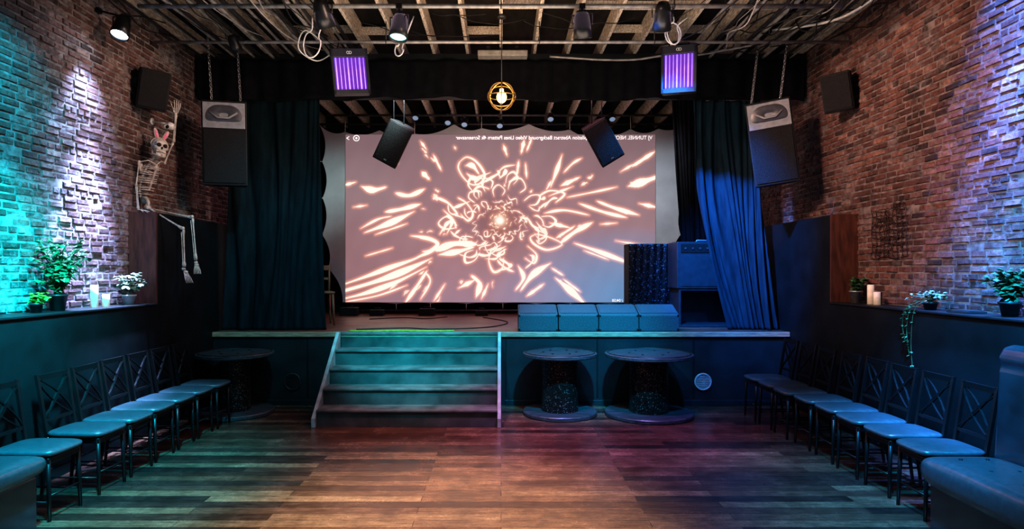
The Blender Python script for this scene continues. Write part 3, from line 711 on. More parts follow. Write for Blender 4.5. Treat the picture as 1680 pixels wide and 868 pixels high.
pa((-3.22,7.45,3.19),.22,0,'large black loudspeaker with grey horn hanging on chains',-.05)
pa((3.16,7.45,3.20),-.30,-.13,'large black loudspeaker with grey horn hanging slightly tilted',.1)
def fill(loc_,roll,label):
    r=root('hanging_speaker',loc_,(.25,roll,0),label=label,cat='speaker')
    w,h,d=.19,.31,.28
    poly=[(-w,0),(w,0),(w*.7,d),(-w*.7,d)]
    vs=[(x,y,-h) for x,y in poly]+[(x,y,h) for x,y in poly]
    build('cabinet',MB().add(vs,[(0,3,2,1),(4,5,6,7),(0,1,5,4),(1,2,6,5),(2,3,7,6),(3,0,4,7)]),'speaker',r,bevel=.012)
    build('speaker_grille',MB().box(-w+.02,w-.02,-.014,0,-h+.02,h-.02),'grille',r,bevel=.006)
    build('badge',MB().box(-.02,.02,-.018,-.013,-h+.05,-h+.065),'steel',r)
    L0=Matrix.Translation(loc_)@Euler((.25,roll,0)).to_matrix().to_4x4(); inv=L0.inverted()
    for p in (Vector((0,.12,h)),Vector((-w*.8 if roll>0 else w*.8,.1,h-.02))):
        wp=L0@p; build('hanger_rod',MB().cyl(p,inv@Vector((wp.x,wp.y,JZ+.02)),.009,n=8),'metalblack',r)
fill(tuple(at(644,236,9.2)),.50,'black speaker hung at a slant in front of the screen')
fill(tuple(at(991,234,9.2)),-.55,'black speaker hung at an opposite slant before the screen')
def wallspk(loc_,side,label):
    rot=(.22,side*.10,side*.62)
    r=root('wall_speaker',loc_,rot,label=label,cat='speaker')
    build('cabinet',MB().box(-.15,.15,-.02,.17,-.21,.21),'speaker',r,bevel=.015)
    build('speaker_grille',MB().box(-.135,.135,-.032,-.02,-.19,.19),'grille',r,bevel=.006)
    inv=(Matrix.Translation(loc_)@Euler(rot).to_matrix().to_4x4()).inverted()
    q=inv@Vector((-side*BW,loc_[1]+.18,loc_[2]+.05))
    build('wall_bracket',MB().beam((0,.15,0),q,.04,.05),'metalblack',r)
wallspk((-3.72,6.85,3.64),1,'small black speaker bracketed to the weathered brick wall')
wallspk((3.70,7.05,3.67),-1,'small black speaker bracketed to the red brick wall')

# ------------------------------------------------------------ ceiling pipes and cables
ZA,ZB=4.33,4.27
def pipe(name,pts,r,m,label,hang=None,grp=None,smooth=False):
    rr=root(name,(0,0,0),label=label,cat='pipe',group=grp)
    build('pipe_run',MB().tube(smoothpath(pts) if smooth else pts,r,10),m,rr)
    for p in (hang or []): build('pipe_hanger',MB().cyl(p,(p[0],p[1],JZ+.02),.006,n=6).torus(p,r+.004,.005,n=12,m=5,ax=((0,1,0),(0,0,1))),'pipedark',rr)
pipe('lighting_pipe',[(-3.6,6.35,ZA),(3.4,6.35,ZA)],.022,'pipe','grey pipe across the ceiling holding stage lights',[(x,6.35,ZA) for x in (-3.01,-1.72,0,1.72,3.01)])
pipe('lighting_pipe',[(-3.9,7.18,ZB),(3.9,7.18,ZB)],.018,'pipe','second grey pipe across the ceiling before the stage',[(x,7.18,ZB) for x in (-3.01,-1.29,.43,1.72,3.01)])
pipe('lighting_pipe',[(-3.0,11.0,4.38),(3.0,11.0,4.38)],.02,'pipedark','dark pipe above the screen holding small lights',[(x,11.0,4.38) for x in (-2.58,-.86,.86,2.58)])
xs_=[-3.8+.125*i for i in range(17)]
for i,x in enumerate(xs_):
    z=4.43+ru(-.02,.02); e=.03 if i%2 else -.02
    pipe('conduit',[(x,2,z),(x,5.5,z),(x+e,6.8,z),(x+e,8.15,z)],ru(.010,.028),'pipe' if i%2 else 'pipedark','conduit running along under the ceiling joists',[(x,4.5,z)],grp='ceiling conduits',smooth=True)
for i in range(9):
    x=2.35+.17*i; z=4.43+ru(-.02,.02); e=.04 if i%2 else -.03
    pipe('conduit',[(x,2,z),(x,5.5,z),(x+e,6.8,z),(x+e,8.15,z)],ru(.010,.024),'pipe' if i%2==0 else 'pipedark','conduit running along under the ceiling joists',[(x,4.5,z)],grp='ceiling conduits',smooth=True)
rg=random.Random(21)
def droop(a,b,sag,n=5,j=.05):
    a=Vector(a);b=Vector(b);out=[]
    for i in range(n+1):
        t=i/n; p=a.lerp(b,t); p.z-=sag*4*t*(1-t); 
        if 0<i<n: p+=Vector((rg.uniform(-j,j),rg.uniform(-j,j),rg.uniform(-j,j)))
        p.x=max(-3.88,min(3.88,p.x)); p.z=min(p.z,4.48); out.append(p)
    return out
for i in range(24):
    x=rg.uniform(2.2,3.8); a=(x,rg.uniform(4.8,5.8),4.44); b=(x+rg.uniform(-.6,.4),rg.uniform(6.8,8.0),4.44)
    cable('ceiling_cable',droop(a,b,rg.uniform(.02,.30),j=.07),rg.uniform(.004,.009),'cableB' if i%6 else 'pipe','cable drooping below the joists by the red brick')
for i in range(16):
    x=rg.uniform(-3.8,-1.8); a=(x,rg.uniform(5.0,5.8),4.44); b=(x+rg.uniform(-.4,.6),rg.uniform(6.8,8.0),4.44)
    cable('ceiling_cable',droop(a,b,rg.uniform(.02,.2),j=.05),rg.uniform(.004,.008),'cableB' if i%5 else 'pipe','cable drooping below the joists by the weathered brick')
for i in range(6):
    x=rg.uniform(-1.8,1.2); y=rg.uniform(6.0,7.6)
    cable('ceiling_cable',droop((x,y,4.47),(x+rg.uniform(.5,1.2),y+rg.uniform(-.5,.5),4.47),rg.uniform(.03,.1),j=.02),.005,'cableB','thin cable slung between ceiling joists')
cable('ceiling_cable',droop((.6,7.9,4.35),(3.4,7.6,4.45),.10,8,.02),.013,'pipe','pale cable bundle sagging across the ceiling near the valance')
cable('ceiling_cable',[(3.1,7.3,4.45),(3.35,6.5,4.24),(3.5,6.0,4.26),(3.7,5.3,4.45)],.014,'cableW','white cable looping below the joists')
def wloop(px,py,d,w,h,n=2):
    c=at(px,py,d); pts=[Vector((c.x,d,ZA))]
    for k in range(n*8):
        a=k/8*2*math.pi+math.pi/2; pts.append(c+Vector((math.cos(a)*w*(1-.1*k/8),.03*math.sin(k),math.sin(a)*h)))
    pts.append(Vector((c.x+.15,d,ZA)))
    cable('power_cable',pts,.007,'cableW','white cable looped and hanging from the lighting pipe',k=4)
wloop(512,72,6.62,.10,.15,1); wloop(655,82,6.6,.05,.07,1); wloop(1105,55,6.62,.08,.12,2)
cable('power_cable',[Vector((-2.0,7.18,ZB)),at(500,50,7.0),at(490,80,7.0),at(520,100,7.1),at(548,85,7.18)],.007,'cableW','white cable dangling down to the blacklight panel')
bx=root('ceiling_fixture_box',(.02,8.0,4.37),label='long grey box fixture under the joists before the valance',cat='light fixture')
build('fixture_body',MB().box(-.31,.31,-.08,.08,0,.07),'fixturegrey',bx,bevel=.01)
for x in (-.18,.18): build('mounting_bracket',MB().box(x-.02,x+.02,-.02,.02,.07,.14),'pipedark',bx)

# ------------------------------------------------------------ par cans
def parcan(p,target,anchor,lens,s=1.0,label='black stage spotlight clamped to the ceiling pipe',cat='spotlight'):
    p=Vector(p); r=root('stage_light',p,label=label,cat=cat)
    q=(Vector(target)-p).to_track_quat('Z','Y').to_matrix().to_4x4()
    build('housing',MB().lathe([(0,-.14*s),(.05*s,-.14*s),(.075*s,-.09*s),(.085*s,.02*s),(.095*s,.12*s),(.085*s,.12*s),(.08*s,.10*s)],n=24,T=q),'metalblack',r)
    build('lens',MB().lathe([(0,.105*s),(.05*s,.103*s),(.082*s,.095*s)],n=24,T=q),lens,r)
    sd=(q.to_3x3()@Vector((1,0,0))); 
    sd=Vector((sd.x,sd.y,0)); sd=sd.normalized() if sd.length>.1 else Vector((1,0,0))
    yk=[sd*.1*s,sd*.1*s+Vector((0,0,.11*s)),sd*-.1*s+Vector((0,0,.11*s)),sd*-.1*s]
    build('yoke',MB().tube(yk,.008*s,6),'metalblack',r)
    a=Vector(anchor)-p
    build('clamp',MB().cyl((0,0,.11*s),a,.011,n=8).box(a.x-.03,a.x+.03,a.y-.03,a.y+.03,a.z-.03,a.z+.02),'metalblack',r,bevel=.003)
    return r
for px,py,l,tg in ((530,24,'lensR',(-1,9,0)),(655,45,'lensC',(-1.3,5.5,0)),(955,42,'lensD',(1,7.0,1.5)),(1087,28,'lensD',(2,9,1))):
    p=at(px,py,6.35); parcan(p,tg,(p.x,6.35,ZA),l,1.0)
p=at(200,44,6.2); parcan(p,(-3.72,5.6,2.6),(-3.94,6.25,4.25),'lensW',.9,'black wall spotlight glowing white above the brick')
p=at(385,72,7.18); parcan(p,(-2.2,9,1),(p.x,7.18,ZB),'lensR',.7)
for px,py in ((682,190),(735,198),(762,201),(820,203),(903,192),(1004,192)):
    p=at(px,py,11.0); r=parcan(p,(p.x,9,2),(p.x,11.0,4.38),'lensD',.62,'small stage light above the screen'); r['group']='small lights above the screen'

# blacklight panels
def uvp(p,yaw,roll,w,h,label):
    r=root('blacklight_panel',p,(.12,roll,yaw),label=label,cat='light')
    build('housing',MB().box(-w,w,0,.14,-h,h),'metalblack',r,bevel=.012)
    build('reflector',MB().box(-w+.03,w-.03,-.004,.0,-h+.05,h-.09),'purpleback',r)
    for k in range(8):
        x=-w+.05+(2*w-.10)*k/7
        build('tube_lamp',MB().cyl((x,-.014,-h+.055),(x,-.014,h-.095),.005 if k%3 else .009,n=10),'purple',r)
    mb=MB().box(-w,-w+.03,-.04,0,-h,h).box(w-.03,w,-.04,0,-h,h).box(-w,w,-.04,0,h-.09,h).box(-w,w,-.04,0,-h,-h+.05)
    build('bezel',mb,'metalblack',r,bevel=.004)
    build('emblem',MB().torus((-.012,-.042,h-.045),.014,.003,n=16,m=5,ax=((1,0,0),(0,0,1))).torus((.012,-.042,h-.045),.014,.003,n=16,m=5,ax=((1,0,0),(0,0,1))),'white',r,label='small double-ring emblem')
    L0=Matrix.Translation(p)@Euler((.12,roll,yaw)).to_matrix().to_4x4(); inv=L0.inverted()
    for sx in(-1,1):
        a=Vector((sx*w*.6,.07,h)); wp=L0@a; build('hanger',MB().cyl(a,inv@Vector((wp.x,7.18,ZB)),.008,n=6),'metalblack',r)
uvp(at(575,118,7.1),.28,-.10,.20,.245,'square blacklight panel with purple tubes hung above the stage edge')
uvp(at(1114,114,7.1),-.35,.02,.19,.255,'square blacklight panel with violet tubes hung near the curtain')

# globe pendant
gp=root('globe_pendant_lamp',at(823,158,7.0),label='caged brass globe pendant glowing warm before the valance',cat='lamp')
mb=MB()
R=.15
for k in range(3):
    a=k*math.pi/3+.5; mb.torus((0,0,0),R,.006,n=48,m=6,ax=((math.cos(a),math.sin(a),0),(0,0,1)))
mb.torus((0,0,0),R,.006,n=48,m=6); mb.torus((0,0,.0),R*1.02,.006,n=48,m=6,ax=((1,0,0),(0,.5,.86)))
build('globe_cage',mb,'brass',gp)
build('bulb',MB().ell((0,0,-.01),(.055,.055,.065)).cyl((0,0,.03),(0,0,.08),.02),'warmbulb',gp,label='glowing warm bulb')
build('stem',MB().cyl((0,0,.06),(0,0,4.5-gp.location.z),.005,n=8).lathe([(0,0),(.05,0),(.045,.03),(0,.035)],c=(0,0,4.47-gp.location.z)),'pipedark',gp)
hb=root('wooden_batten',(-.05,9.0,4.14),label='thin wooden batten hung on cords above the stage',cat='batten')
build('batten_bar',MB().box(-.57,.57,-.015,.015,-.02,.02),'trimwood',hb)
for x in (-.5,.5): build('cord',MB().cyl((x,0,.02),(x,0,.60),.004,n=6),'cableB',hb)

# ------------------------------------------------------------ plants / candles
def plant(p,label,foliage='leaf',nl=120,sp=(.16,.16,.25),hz=.3,leaf=.045,pot='pot',pr=.07,ph=.13,seed=0,name='potted_plant',stems=10):
    rg=random.Random(seed); r=root(name,p,label=label,cat='plant')
    lim=.105
    def cl(v):
        s=1 if p[0]>0 else -1
        if v.x*s>lim: v.x=s*(lim-rg.uniform(0,.03))
        return v
    build('pot',MB().lathe([(0,0),(pr*.72,0),(pr,ph),(pr*1.06,ph),(pr*1.06,ph-.015),(pr*.98,ph-.015),(pr*.9,ph-.02)],n=24),pot,r)
    build('soil',MB().lathe([(0,ph-.02),(pr*.93,ph-.02)],n=20),'soil',r)
    ends=[];sm=MB()
    for k in range(stems):
        a=rg.uniform(0,6.28);rr=rg.random()**.7
        e=cl(Vector((math.cos(a)*sp[0]*rr*.9,math.sin(a)*sp[1]*rr*.9,hz+sp[2]*rg.uniform(-.7,.7))))
        mid=Vector((e.x*.3,e.y*.3,(ph+e.z)*.55)); pts=smoothpath([(e.x*.1,e.y*.1,ph-.02),mid,e],5); sm.tube(pts,.0035,5); ends.append(pts)
    build('stem',sm,foliage,r,kind='stuff')
    fm=MB()
    for k in range(nl):
        pts=ends[rg.randrange(stems)]; c=pts[rg.randrange(len(pts)//3,len(pts))]+Vector((rg.uniform(-1,1)*.03,rg.uniform(-1,1)*.03,rg.uniform(-1,1)*.025))
        a=rg.uniform(0,6.28); el=rg.uniform(-.5,.8); d=Vector((math.cos(a)*math.cos(el),math.sin(a)*math.cos(el),math.sin(el)))
        s=d.cross(Vector((0,0,1))).normalized(); l=leaf*rg.uniform(.7,1.3); w=l*.42; up=s.cross(d)*.15*l
        vs=[cl(q) for q in (c,c+d*l*.3+s*w,c+d*l*.75+s*w*.7-up,c+d*l-up*2,c+d*l*.75-s*w*.7-up,c+d*l*.3-s*w,c+d*l*.5+up)]
        fm.add(vs,[(0,1,6),(1,2,6),(2,3,6),(3,4,6),(4,5,6),(5,0,6)],True)
    build('foliage',fm,foliage,r,kind='stuff'); return r
LZ=1.361
plant((-3.81,5.50,LZ),'bushy green leafy plant in a black pot on the ledge','leaf',640,(.27,.27,.29),.42,.05,seed=1,pr=.075,ph=.14,stems=38)
plant((-3.79,5.22,LZ),'small yellow-green succulent in a black pot on the ledge','leafyellow',110,(.09,.06,.03),.13,.035,seed=2,pr=.05,ph=.08)
plant((-3.79,6.52,LZ),'pale-leaved plant in a white pot beside the candles','leafpale',220,(.19,.15,.10),.24,.05,'potw',.065,.1,seed=3,stems=16)
plant((3.80,6.85,LZ),'green plant in a galvanised bucket beside candles','leaf',200,(.13,.12,.08),.22,.04,'galv',.065,.13,seed=4,stems=14)
plant((3.80,4.78,LZ),'broad-leaved blue-lit plant in a dark pot on the ledge','leaf',260,(.2,.14,.15),.26,.055,seed=5,pr=.07,ph=.11,stems=18)
tp=plant((3.77,5.62,LZ),'trailing ivy in a dark pot spilling over the ledge','leafpale',160,(.2,.13,.05),.13,.035,seed=6,pr=.06,ph=.07,stems=16)
fm=MB();rg=random.Random(9)
for k in range(3):
    y0=-.05+.06*k; Lh=(.62,.4,.28)[k]
    pts=smoothpath([(0,y0,.06),(-.1,y0,.07),(-.165,y0+.02,-.02),(-.17,y0+.05,-Lh*.5),(-.165,y0+.02,-Lh)],6); fm.tube(pts,.003,5)
    for p in pts[8:]:
        for q in range(2):
            if rg.random()<.3: continue
            a=rg.uniform(1.7,4.6); d=Vector((math.cos(a),math.sin(a),rg.uniform(-.7,.1))).normalized(); s=d.cross(Vector((0,0,1))).normalized(); l=.034
            fm.add([p,p+d*l*.4+s*l*.35,p+d*l,p+d*l*.4-s*l*.35],[(0,1,2,3)],True)
build('trailing_vine',fm,'leaf',tp,kind='stuff')
def candle(p,r_,h,label):
    r=root('pillar_candle',p,label=label,cat='candle',group='pillar candles on the ledges')
    build('wax_body',MB().lathe([(0,0),(r_,0),(r_,h-.006),(r_-.005,h),(r_*.7,h-.004),(0,h-.012)],n=28),'wax',r)
    build('wick',MB().tube([(0,0,h-.012),(.002,0,h+.004),(.005,0,h+.015)],.0018,5),'socket',r)
candle((-3.80,5.98,LZ),.034,.21,'tall cream pillar candle on the ledge')
candle((-3.76,6.09,LZ),.034,.12,'short cream pillar candle on the ledge')
candle((3.80,6.58,LZ),.032,.2,'tall cream pillar candle on the ledge')
candle((3.80,6.47,LZ),.032,.13,'short cream pillar candle on the ledge')

# iron wall ornament
io=MB(); Y0,Y1,Z0,Z1=6.2,6.78,1.84,2.32; X=3.932
rg=random.Random(5)
def wob(y,z): return Vector((X-.004,y+.012*math.sin(23*z+y*7),z+.012*math.sin(19*y+z*5)))
for k in range(9):
    y=Y0+(Y1-Y0)*k/8; io.tube([wob(y,Z0+rg.uniform(-.02,.02)+(Z1-Z0)*t/8) for t in range(9)],.004,5)
for k in range(8):
    z=Z0+(Z1-Z0)*k/7; io.tube([wob(Y0+(Y1-Y0)*t/8,z) for t in range(9)],.004,5)
for k in range(30):
    c=Vector((X-.008,rg.uniform(Y0+.04,Y1-.04),rg.uniform(Z0+.04,Z1+.04))); R_=rg.uniform(.025,.05); s=rg.choice((-1,1)); ph=rg.uniform(0,6)
    io.tube([c+Vector((0,math.cos(ph+s*t*.5)*R_*(1-t/18),math.sin(ph+s*t*.5)*R_*(1-t/18))) for t in range(16)],.004,5)
for a in((Y0+.1,Z0+.1),(Y1-.1,Z1-.1)): io.cyl((X,a[0],a[1]),(BW,a[0],a[1]),.008,n=6)
build('wrought_iron_ornament',io,'iron',label='dark wrought iron scroll ornament on the red brick wall',cat='wall ornament')
sc=root('security_camera',(-3.72,7.2,3.33),label='small white security camera on the brick wall',cat='camera')
build('camera_body',MB().ell((0,0,0),(.05,.05,.045)).cyl((-.02,-.03,0),(0,-.075,-.02),.026),'white',sc)
build('mount_arm',MB().cyl((0,0,.02),(-.2,.02,.06),.012).cyl((-.21,.02,.06),(-.225,.02,.06),.04),'white',sc)
build('lens',MB().ell((0,-.07,-.018),(.022,.014,.022)),'socket',sc)
tr=root('leaflet_stack',(3.78,5.2,LZ),label='small stack of dark leaflets on the ledge',cat='leaflets')
build('leaflet_pile',MB().box(-.08,.08,-.12,.12,0,.02),'pot',tr,bevel=.003)
build('leaflet_top',MB().box(-.07,.065,-.10,.105,.02,.024,T=Matrix.Rotation(.15,4,'Z')),'pot',tr)

# ------------------------------------------------------------ skeleton
B=at
D0=6.98
pel=B(238,338,D0); skr=root('skeleton_figure',(pel.x,pel.y,2.335),label='plastic skeleton with pink bunny ears sitting, one arm raised',cat='skeleton decoration')
O=Vector(skr.location)
def q_(px,py,d): return B(px,py,d)-O
sk=MB()
def bone(a,b_,r):
    a=Vector(a);b_=Vector(b_); sk.tube([a,a.lerp(b_,.06),a.lerp(b_,.16),a.lerp(b_,.5),a.lerp(b_,.84),a.lerp(b_,.94),b_],[r*1.1,r*1.7,r*.95,r*.75,r*.95,r*1.8,r*1.1],8)
hip1=q_(243,341,6.90); hip2=q_(240,341,7.08); sac=q_(233,330,D0+.02)
fwd=Vector((.93,-.37,0)); side=Vector((.37,.93,0))
for h in (hip1,hip2):
    sk.ell(h,(.03,.03,.03),12,8)
    sk.tube(smoothpath([sac,sac.lerp(h,.4)+Vector((-.02,0,.07)),h+Vector((.0,0,.07)),h],5),[.016]*15+[.026],8)
    sk.tube([h,h+fwd*.04+Vector((0,0,-.03)),(hip1+hip2)/2+fwd*.06+Vector((0,0,-.01))],.012,8)
    sk.ell(h.lerp(sac,.5)+Vector((0,0,.045)),(.042,.016,.045),10,8,)
sp=smoothpath([sac,q_(229,314,D0),q_(233,292,D0+.01),q_(242,273,D0),q_(252,260,D0-.01)],6)
sk.tube(sp,.007,8)
for i,p in enumerate(sp): sk.ell(p,(.016,.016,.009),8,6)
for i in range(10):
    t=.28+.54*i/9; c=sp[int(t*(len(sp)-1))]; w=.072+.028*math.sin(math.pi*(.25+.6*(1-i/9))); dp=.155-.03*abs(i-3)/5
    for s in (-1,1):
        pts=[]
        for k in range(9):
            a=math.pi*k/8
            pts.append(c+fwd*(dp*(1-math.cos(a))/2)+side*(s*w*math.sin(a)**.8)+Vector((0,0,-.06*math.sin(a*.5)**1+.02*k/8)))
        sk.tube(pts,.0048,6)
stn=[sp[int(.30*(len(sp)-1))]+fwd*.14+Vector((0,0,-.02)),sp[int(.82*(len(sp)-1))]+fwd*.12+Vector((0,0,-.04))]
sk.beam(stn[0],stn[1],.022,.010)
shT=sp[int(.86*(len(sp)-1))]
s1=shT-side*.145+fwd*.02+Vector((0,0,-.01)); s2=shT+side*.145+fwd*.05+Vector((0,0,.02))
for s in (s1,s2):
    sk.tube([stn[1]+Vector((0,0,.03)),shT.lerp(s,.5)+fwd*.06+Vector((0,0,.02)),s],.006,6); sk.ell(s,.017,10,8)
    sk.ell(shT.lerp(s,.6)-fwd*.03+Vector((0,0,-.06)),(.012,.036,.055),10,8)
def hand(c,d,dn):
    d=Vector(d).normalized(); dn=Vector(dn).normalized(); s=d.cross(dn).normalized()
    sk.ell(c,(.016,.016,.013),8,6)
    for i,(o,l) in enumerate(((-.030,.075),(-.016,.095),(.002,.10),(.018,.092),(.033,.072))):
        p0=c+s*o*.5; p1=c+s*o+d*.055; a=(-.6 if i==0 else o*6)
        p2=p1+(d+s*a).normalized()*l*.5+dn*.008; p3=p2+(d+s*a*.5+dn*.5).normalized()*l*.45
        sk.tube([p0,p1,p2,p3],[.0045,.005,.0045,.003],6); sk.ell(p1,.0065,6,5); sk.ell(p2,.006,6,5)
e1=q_(223,306,6.85); w1=q_(226,343,6.82); bone(s1,e1,.009); bone(e1,w1,.0065); bone(e1+Vector((.012,0,0)),w1+Vector((.012,0,0)),.005)
hand(w1+Vector((.01,0,-.01)),(.8,-.2,-.05),(0,0,-1))
e2=q_(284,234,7.10); w2_=q_(288,188,7.02); bone(s2,e2,.009); bone(e2,w2_,.0065); bone(e2+Vector((.014,0,0)),w2_+Vector((.012,0,0)),.005)
hand(w2_+Vector((.0,0,.01)),(.12,0,1),(.2,-.9,.1))
def foot(a,dirv):
    d=Vector(dirv).normalized(); s=d.cross(Vector((0,0,1))).normalized()
    sk.ell(a-d*.03+Vector((0,0,-.02)),(.022,.022,.018),8,6); sk.ell(a+d*.03+Vector((0,0,-.015)),(.026,.022,.017),8,6)
    for o in (-.03,-.015,0,.015,.03):
        sk.tube([a+s*o*.5+d*.03+Vector((0,0,-.02)),a+s*o+d*.10+Vector((0,0,-.04)),a+s*o*1.1+d*.15+Vector((0,0,-.055))],[.006,.005,.0035],6)
k1=q_(316,357,7.06); a1=q_(322,427,7.02); bone(hip2,k1,.010); sk.ell(k1+Vector((0,-.01,.01)),.018,10,8); bone(k1,a1,.009); bone(k1+Vector((-.02,.0,-.03)),a1+Vector((-.018,0,0)),.0045); foot(a1+Vector((0,0,-.02)),(.45,-.75,-.5))
k2=q_(301,376,6.74); a2=q_(303,438,6.74)
bone(hip1,k2,.010); sk.ell(k2+Vector((0,-.01,.01)),.018,10,8); bone(k2,a2,.009); bone(k2+Vector((-.02,.0,-.03)),a2+Vector((-.018,0,0)),.0045); foot(a2+Vector((0,0,-.02)),(.6,-.5,-.6))
hc_=q_(262,243,6.93); HT=Matrix.Translation(hc_)@Euler((-.15,.15,.75)).to_matrix().to_4x4()@Matrix.Diagonal((1.12,1.12,1.12,1))
sk.tube([sp[-1],hc_+Vector((-.03,.02,-.05))],.012,8)
sk.ell((0,.02,.03),(.072,.09,.075),24,16,T=HT); sk.ell((0,-.045,-.02),(.05,.035,.045),16,10,T=HT); sk.ell((0,-.055,.03),(.055,.03,.03),16,10,T=HT)
for s in(-1,1):
    sk.ell((s*.045,-.045,-.012),(.02,.025,.012),10,8,T=HT)
    sk.tube([(s*.055,.02,-.02),(s*.055,.0,-.075),(s*.03,-.06,-.095),(0,-.078,-.10)],[.009,.011,.012,.014],8,T=HT)
for k in range(7):
    a=(k-3)*.012; sk.box(a-.005,a+.005,-.082+abs(a)*.4,-.07+abs(a)*.4,-.062,-.048,T=HT).box(a-.0045,a+.0045,-.08+abs(a)*.4,-.068+abs(a)*.4,-.085,-.071,T=HT)
build('bone_body',sk,'bone',skr)
build('eye_socket',MB().ell((-.027,-.076,.004),(.020,.014,.020),12,8,T=HT),'socket',skr)
build('eye_socket',MB().ell((.027,-.076,.004),(.020,.014,.020),12,8,T=HT),'socket',skr)
build('nose_hole',MB().ell((0,-.083,-.025),(.010,.008,.014),8,6,T=HT),'socket',skr)
eb=MB(); ew=MB()
for s in(-1,1):
    TT=HT@Matrix.Translation((s*.042,.015,.142))@Matrix.Rotation(s*.35,4,'Y')
    eb.ell((0,-.006,-.004),(.013,.006,.046),12,10,T=TT)
    ew.ell((0,0,0),(.020,.008,.060),12,10,T=TT)
ew.tube([Vector((math.cos(a)*.078,.02,.03+math.sin(a)*.08)) for a in [math.pi*k/12 for k in range(13)]],.005,6,T=HT)
build('bunny_ears',ew,M['bone'],skr,label='pale plush bunny ear headband')
build('ear_lining',eb,'pink',skr,label='pink inner ear lining')

# ------------------------------------------------------------ lights
def spot(loc_,tg,c,pw,ang,blend=.5,rad=.05):
    l=bpy.data.lights.new('stage_or_added_lamp','SPOT'); l.color=c; l.energy=pw; l.spot_size=math.radians(ang); l.spot_blend=blend; l.shadow_soft_size=rad
    o=bpy.data.objects.new('stage_or_added_lamp',l); COL.objects.link(o); o.location=loc_
    o.rotation_euler=(Vector(tg)-Vector(loc_)).to_track_quat('-Z','Y').to_euler(); return o
def area(loc_,tg,c,pw,sx,sy):
    l=bpy.data.lights.new('unseen_soft_light','AREA'); l.shape='RECTANGLE'; l.size=sx; l.size_y=sy; l.color=c; l.energy=pw
    o=bpy.data.objects.new('unseen_soft_light',l); COL.objects.link(o); o.location=loc_
    o.rotation_euler=(Vector(tg)-Vector(loc_)).to_track_quat('-Z','Y').to_euler(); return o
def point(loc_,c,pw,rad=.05):
    l=bpy.data.lights.new('bulb_lamp','POINT'); l.color=c; l.energy=pw; l.shadow_soft_size=rad
    o=bpy.data.objects.new('bulb_lamp',l); COL.objects.link(o); o.location=loc_; return o
# left brick graze
spot((-3.44,6.12,3.95),(-3.95,6.04,1.5),(.38,.50,1),6400,34,1,.03)
spot((-3.60,6.10,4.0),(-3.95,6.05,2.7),(.42,.55,1),650,62,1,.02)
spot((-2.5,3.7,3.0),(-3.95,4.80,1.7),(.0,.80,.92),2400,54,1,.08)
spot((-2.8,3.9,4.0),(-3.95,4.9,2.9),(.0,.62,.85),620,60,1,.08)
spot((-2.0,3.2,4.3),(-3.15,5.0,.45),(.0,.66,.95),3000,46,1,.10)
# right brick graze
spot((3.42,4.75,4.5),(3.95,4.9,1.8),(.10,.26,1),6000,40,1,.03)
spot((3.60,4.8,4.5),(3.95,4.9,3.4),(.12,.28,1),800,66,1,.03)
spot((2.4,3.4,3.8),(3.95,4.8,1.3),(.0,.42,1),2400,46,1,.08)
spot((1.7,3.0,4.4),(3.0,4.6,.45),(.0,.44,.95),2300,42,1,.10)
# warm brick wash
spot((.5,4.5,4.2),(-3.95,7.2,3.0),(1,.66,.50),560,46,1,.3)
spot((-.5,4.0,4.2),(3.95,6.5,2.8),(1,.60,.45),1400,52,1,.3)
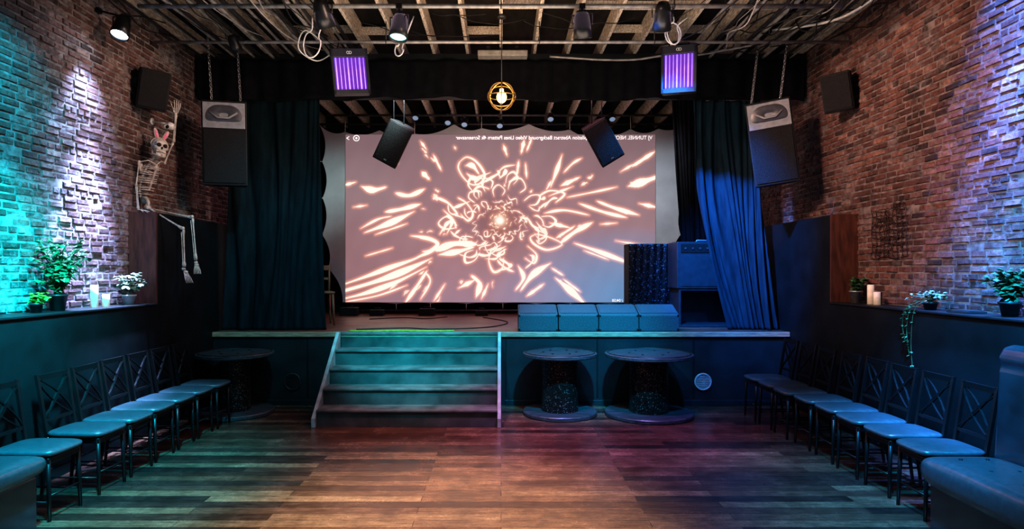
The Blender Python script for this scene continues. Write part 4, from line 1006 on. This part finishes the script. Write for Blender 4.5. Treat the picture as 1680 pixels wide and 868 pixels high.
# stage
spot((-.8,4.2,4.35),(-1.0,7.85,.85),(.0,.72,.92),3200,28,1,.06)
spot((.9,4.4,4.3),(1.0,8.0,.7),(.0,.50,.90),2600,32,.9,.08)
spot((2.0,4.8,4.3),(2.4,8.1,.6),(.02,.28,1),800,34,1,.08)
spot((1.2,6.0,4.3),(3.10,8.5,1.9),(.01,.24,1),4000,42,1,.06)
spot((.9,6.6,4.3),(1.4,8.4,1.1),(.0,.58,.95),460,40,.9,.06)
spot((2.0,8.9,4.2),(1.5,9.4,.9),(.0,.30,1),280,80,.8,.1)
spot((-1.5,5.0,4.3),(-3.0,8.4,1.5),(.0,.60,.80),480,44,1,.1)
spot((-1.2,8.8,4.2),(-3.1,11.5,2.4),(.60,.85,.85),420,56,1,.1)  # added spot without a fixture, lifts the screen cloth's left margin
spot((1.6,8.8,4.2),(3.1,11.5,2.6),(.78,.88,1),320,56,1,.1)  # another added spot, for the cloth's right margin
area((0,9.0,4.25),(0,10.5,.9),(1,.40,.5),46,3,.5)
# floor colours
spot((-.5,4.4,4.35),(-.35,4.55,0),(1,.84,.62),2500,46,1,.2)
spot((-1.6,4.2,4.35),(-1.9,4.5,0),(.75,.95,.75),700,40,1,.2)
spot((-.9,5.5,4.3),(-.5,6.2,0),(1,.40,.42),620,50,1,.2)
spot((1.1,5.6,4.3),(1.1,6.4,0),(.50,.22,1),900,52,1,.2)
spot((-2.0,4.2,4.3),(-2.3,5.0,0),(.05,.62,1),420,44,1,.2)
spot((2.0,4.2,4.3),(2.3,4.9,0),(.15,.38,1),800,46,1,.2)
area((0,5.8,4.2),(0,6.2,0),(.85,.60,.80),26,4,2)  # unseen overhead light put in to even out the floor pools
# ceiling and added room fill
point(at(823,158,7.0)+Vector((0,0,-.01)),(1,.52,.18),190,.06)
area((0,6.0,3.0),(0,6.9,4.7),(1,.80,.62),72,4.5,1.0)  # unseen uplight put in below the joists to brighten them
spot((0,9.4,3.0),(0,11,4.7),(1,.75,.55),50,120,.8,.3)
area((0,.5,3.4),(0,7,1.6),(.5,.7,1),14,4,1.5)  # room fill put in near the camera, no lamp hangs there
w=bpy.data.worlds.new('night'); scene.world=w; w.use_nodes=True
w.node_tree.nodes['Background'].inputs[0].default_value=(.12,.2,.28,1); w.node_tree.nodes['Background'].inputs[1].default_value=.04

cam=bpy.data.cameras.new('camera'); co_=bpy.data.objects.new('camera',cam); COL.objects.link(co_)
co_.location=(0,0,CH); co_.rotation_euler=(math.pi/2,0,0); cam.lens=22.5; cam.sensor_width=36
cam.shift_x=18/1680; cam.shift_y=11/1680; cam.clip_start=.05
scene.camera=co_
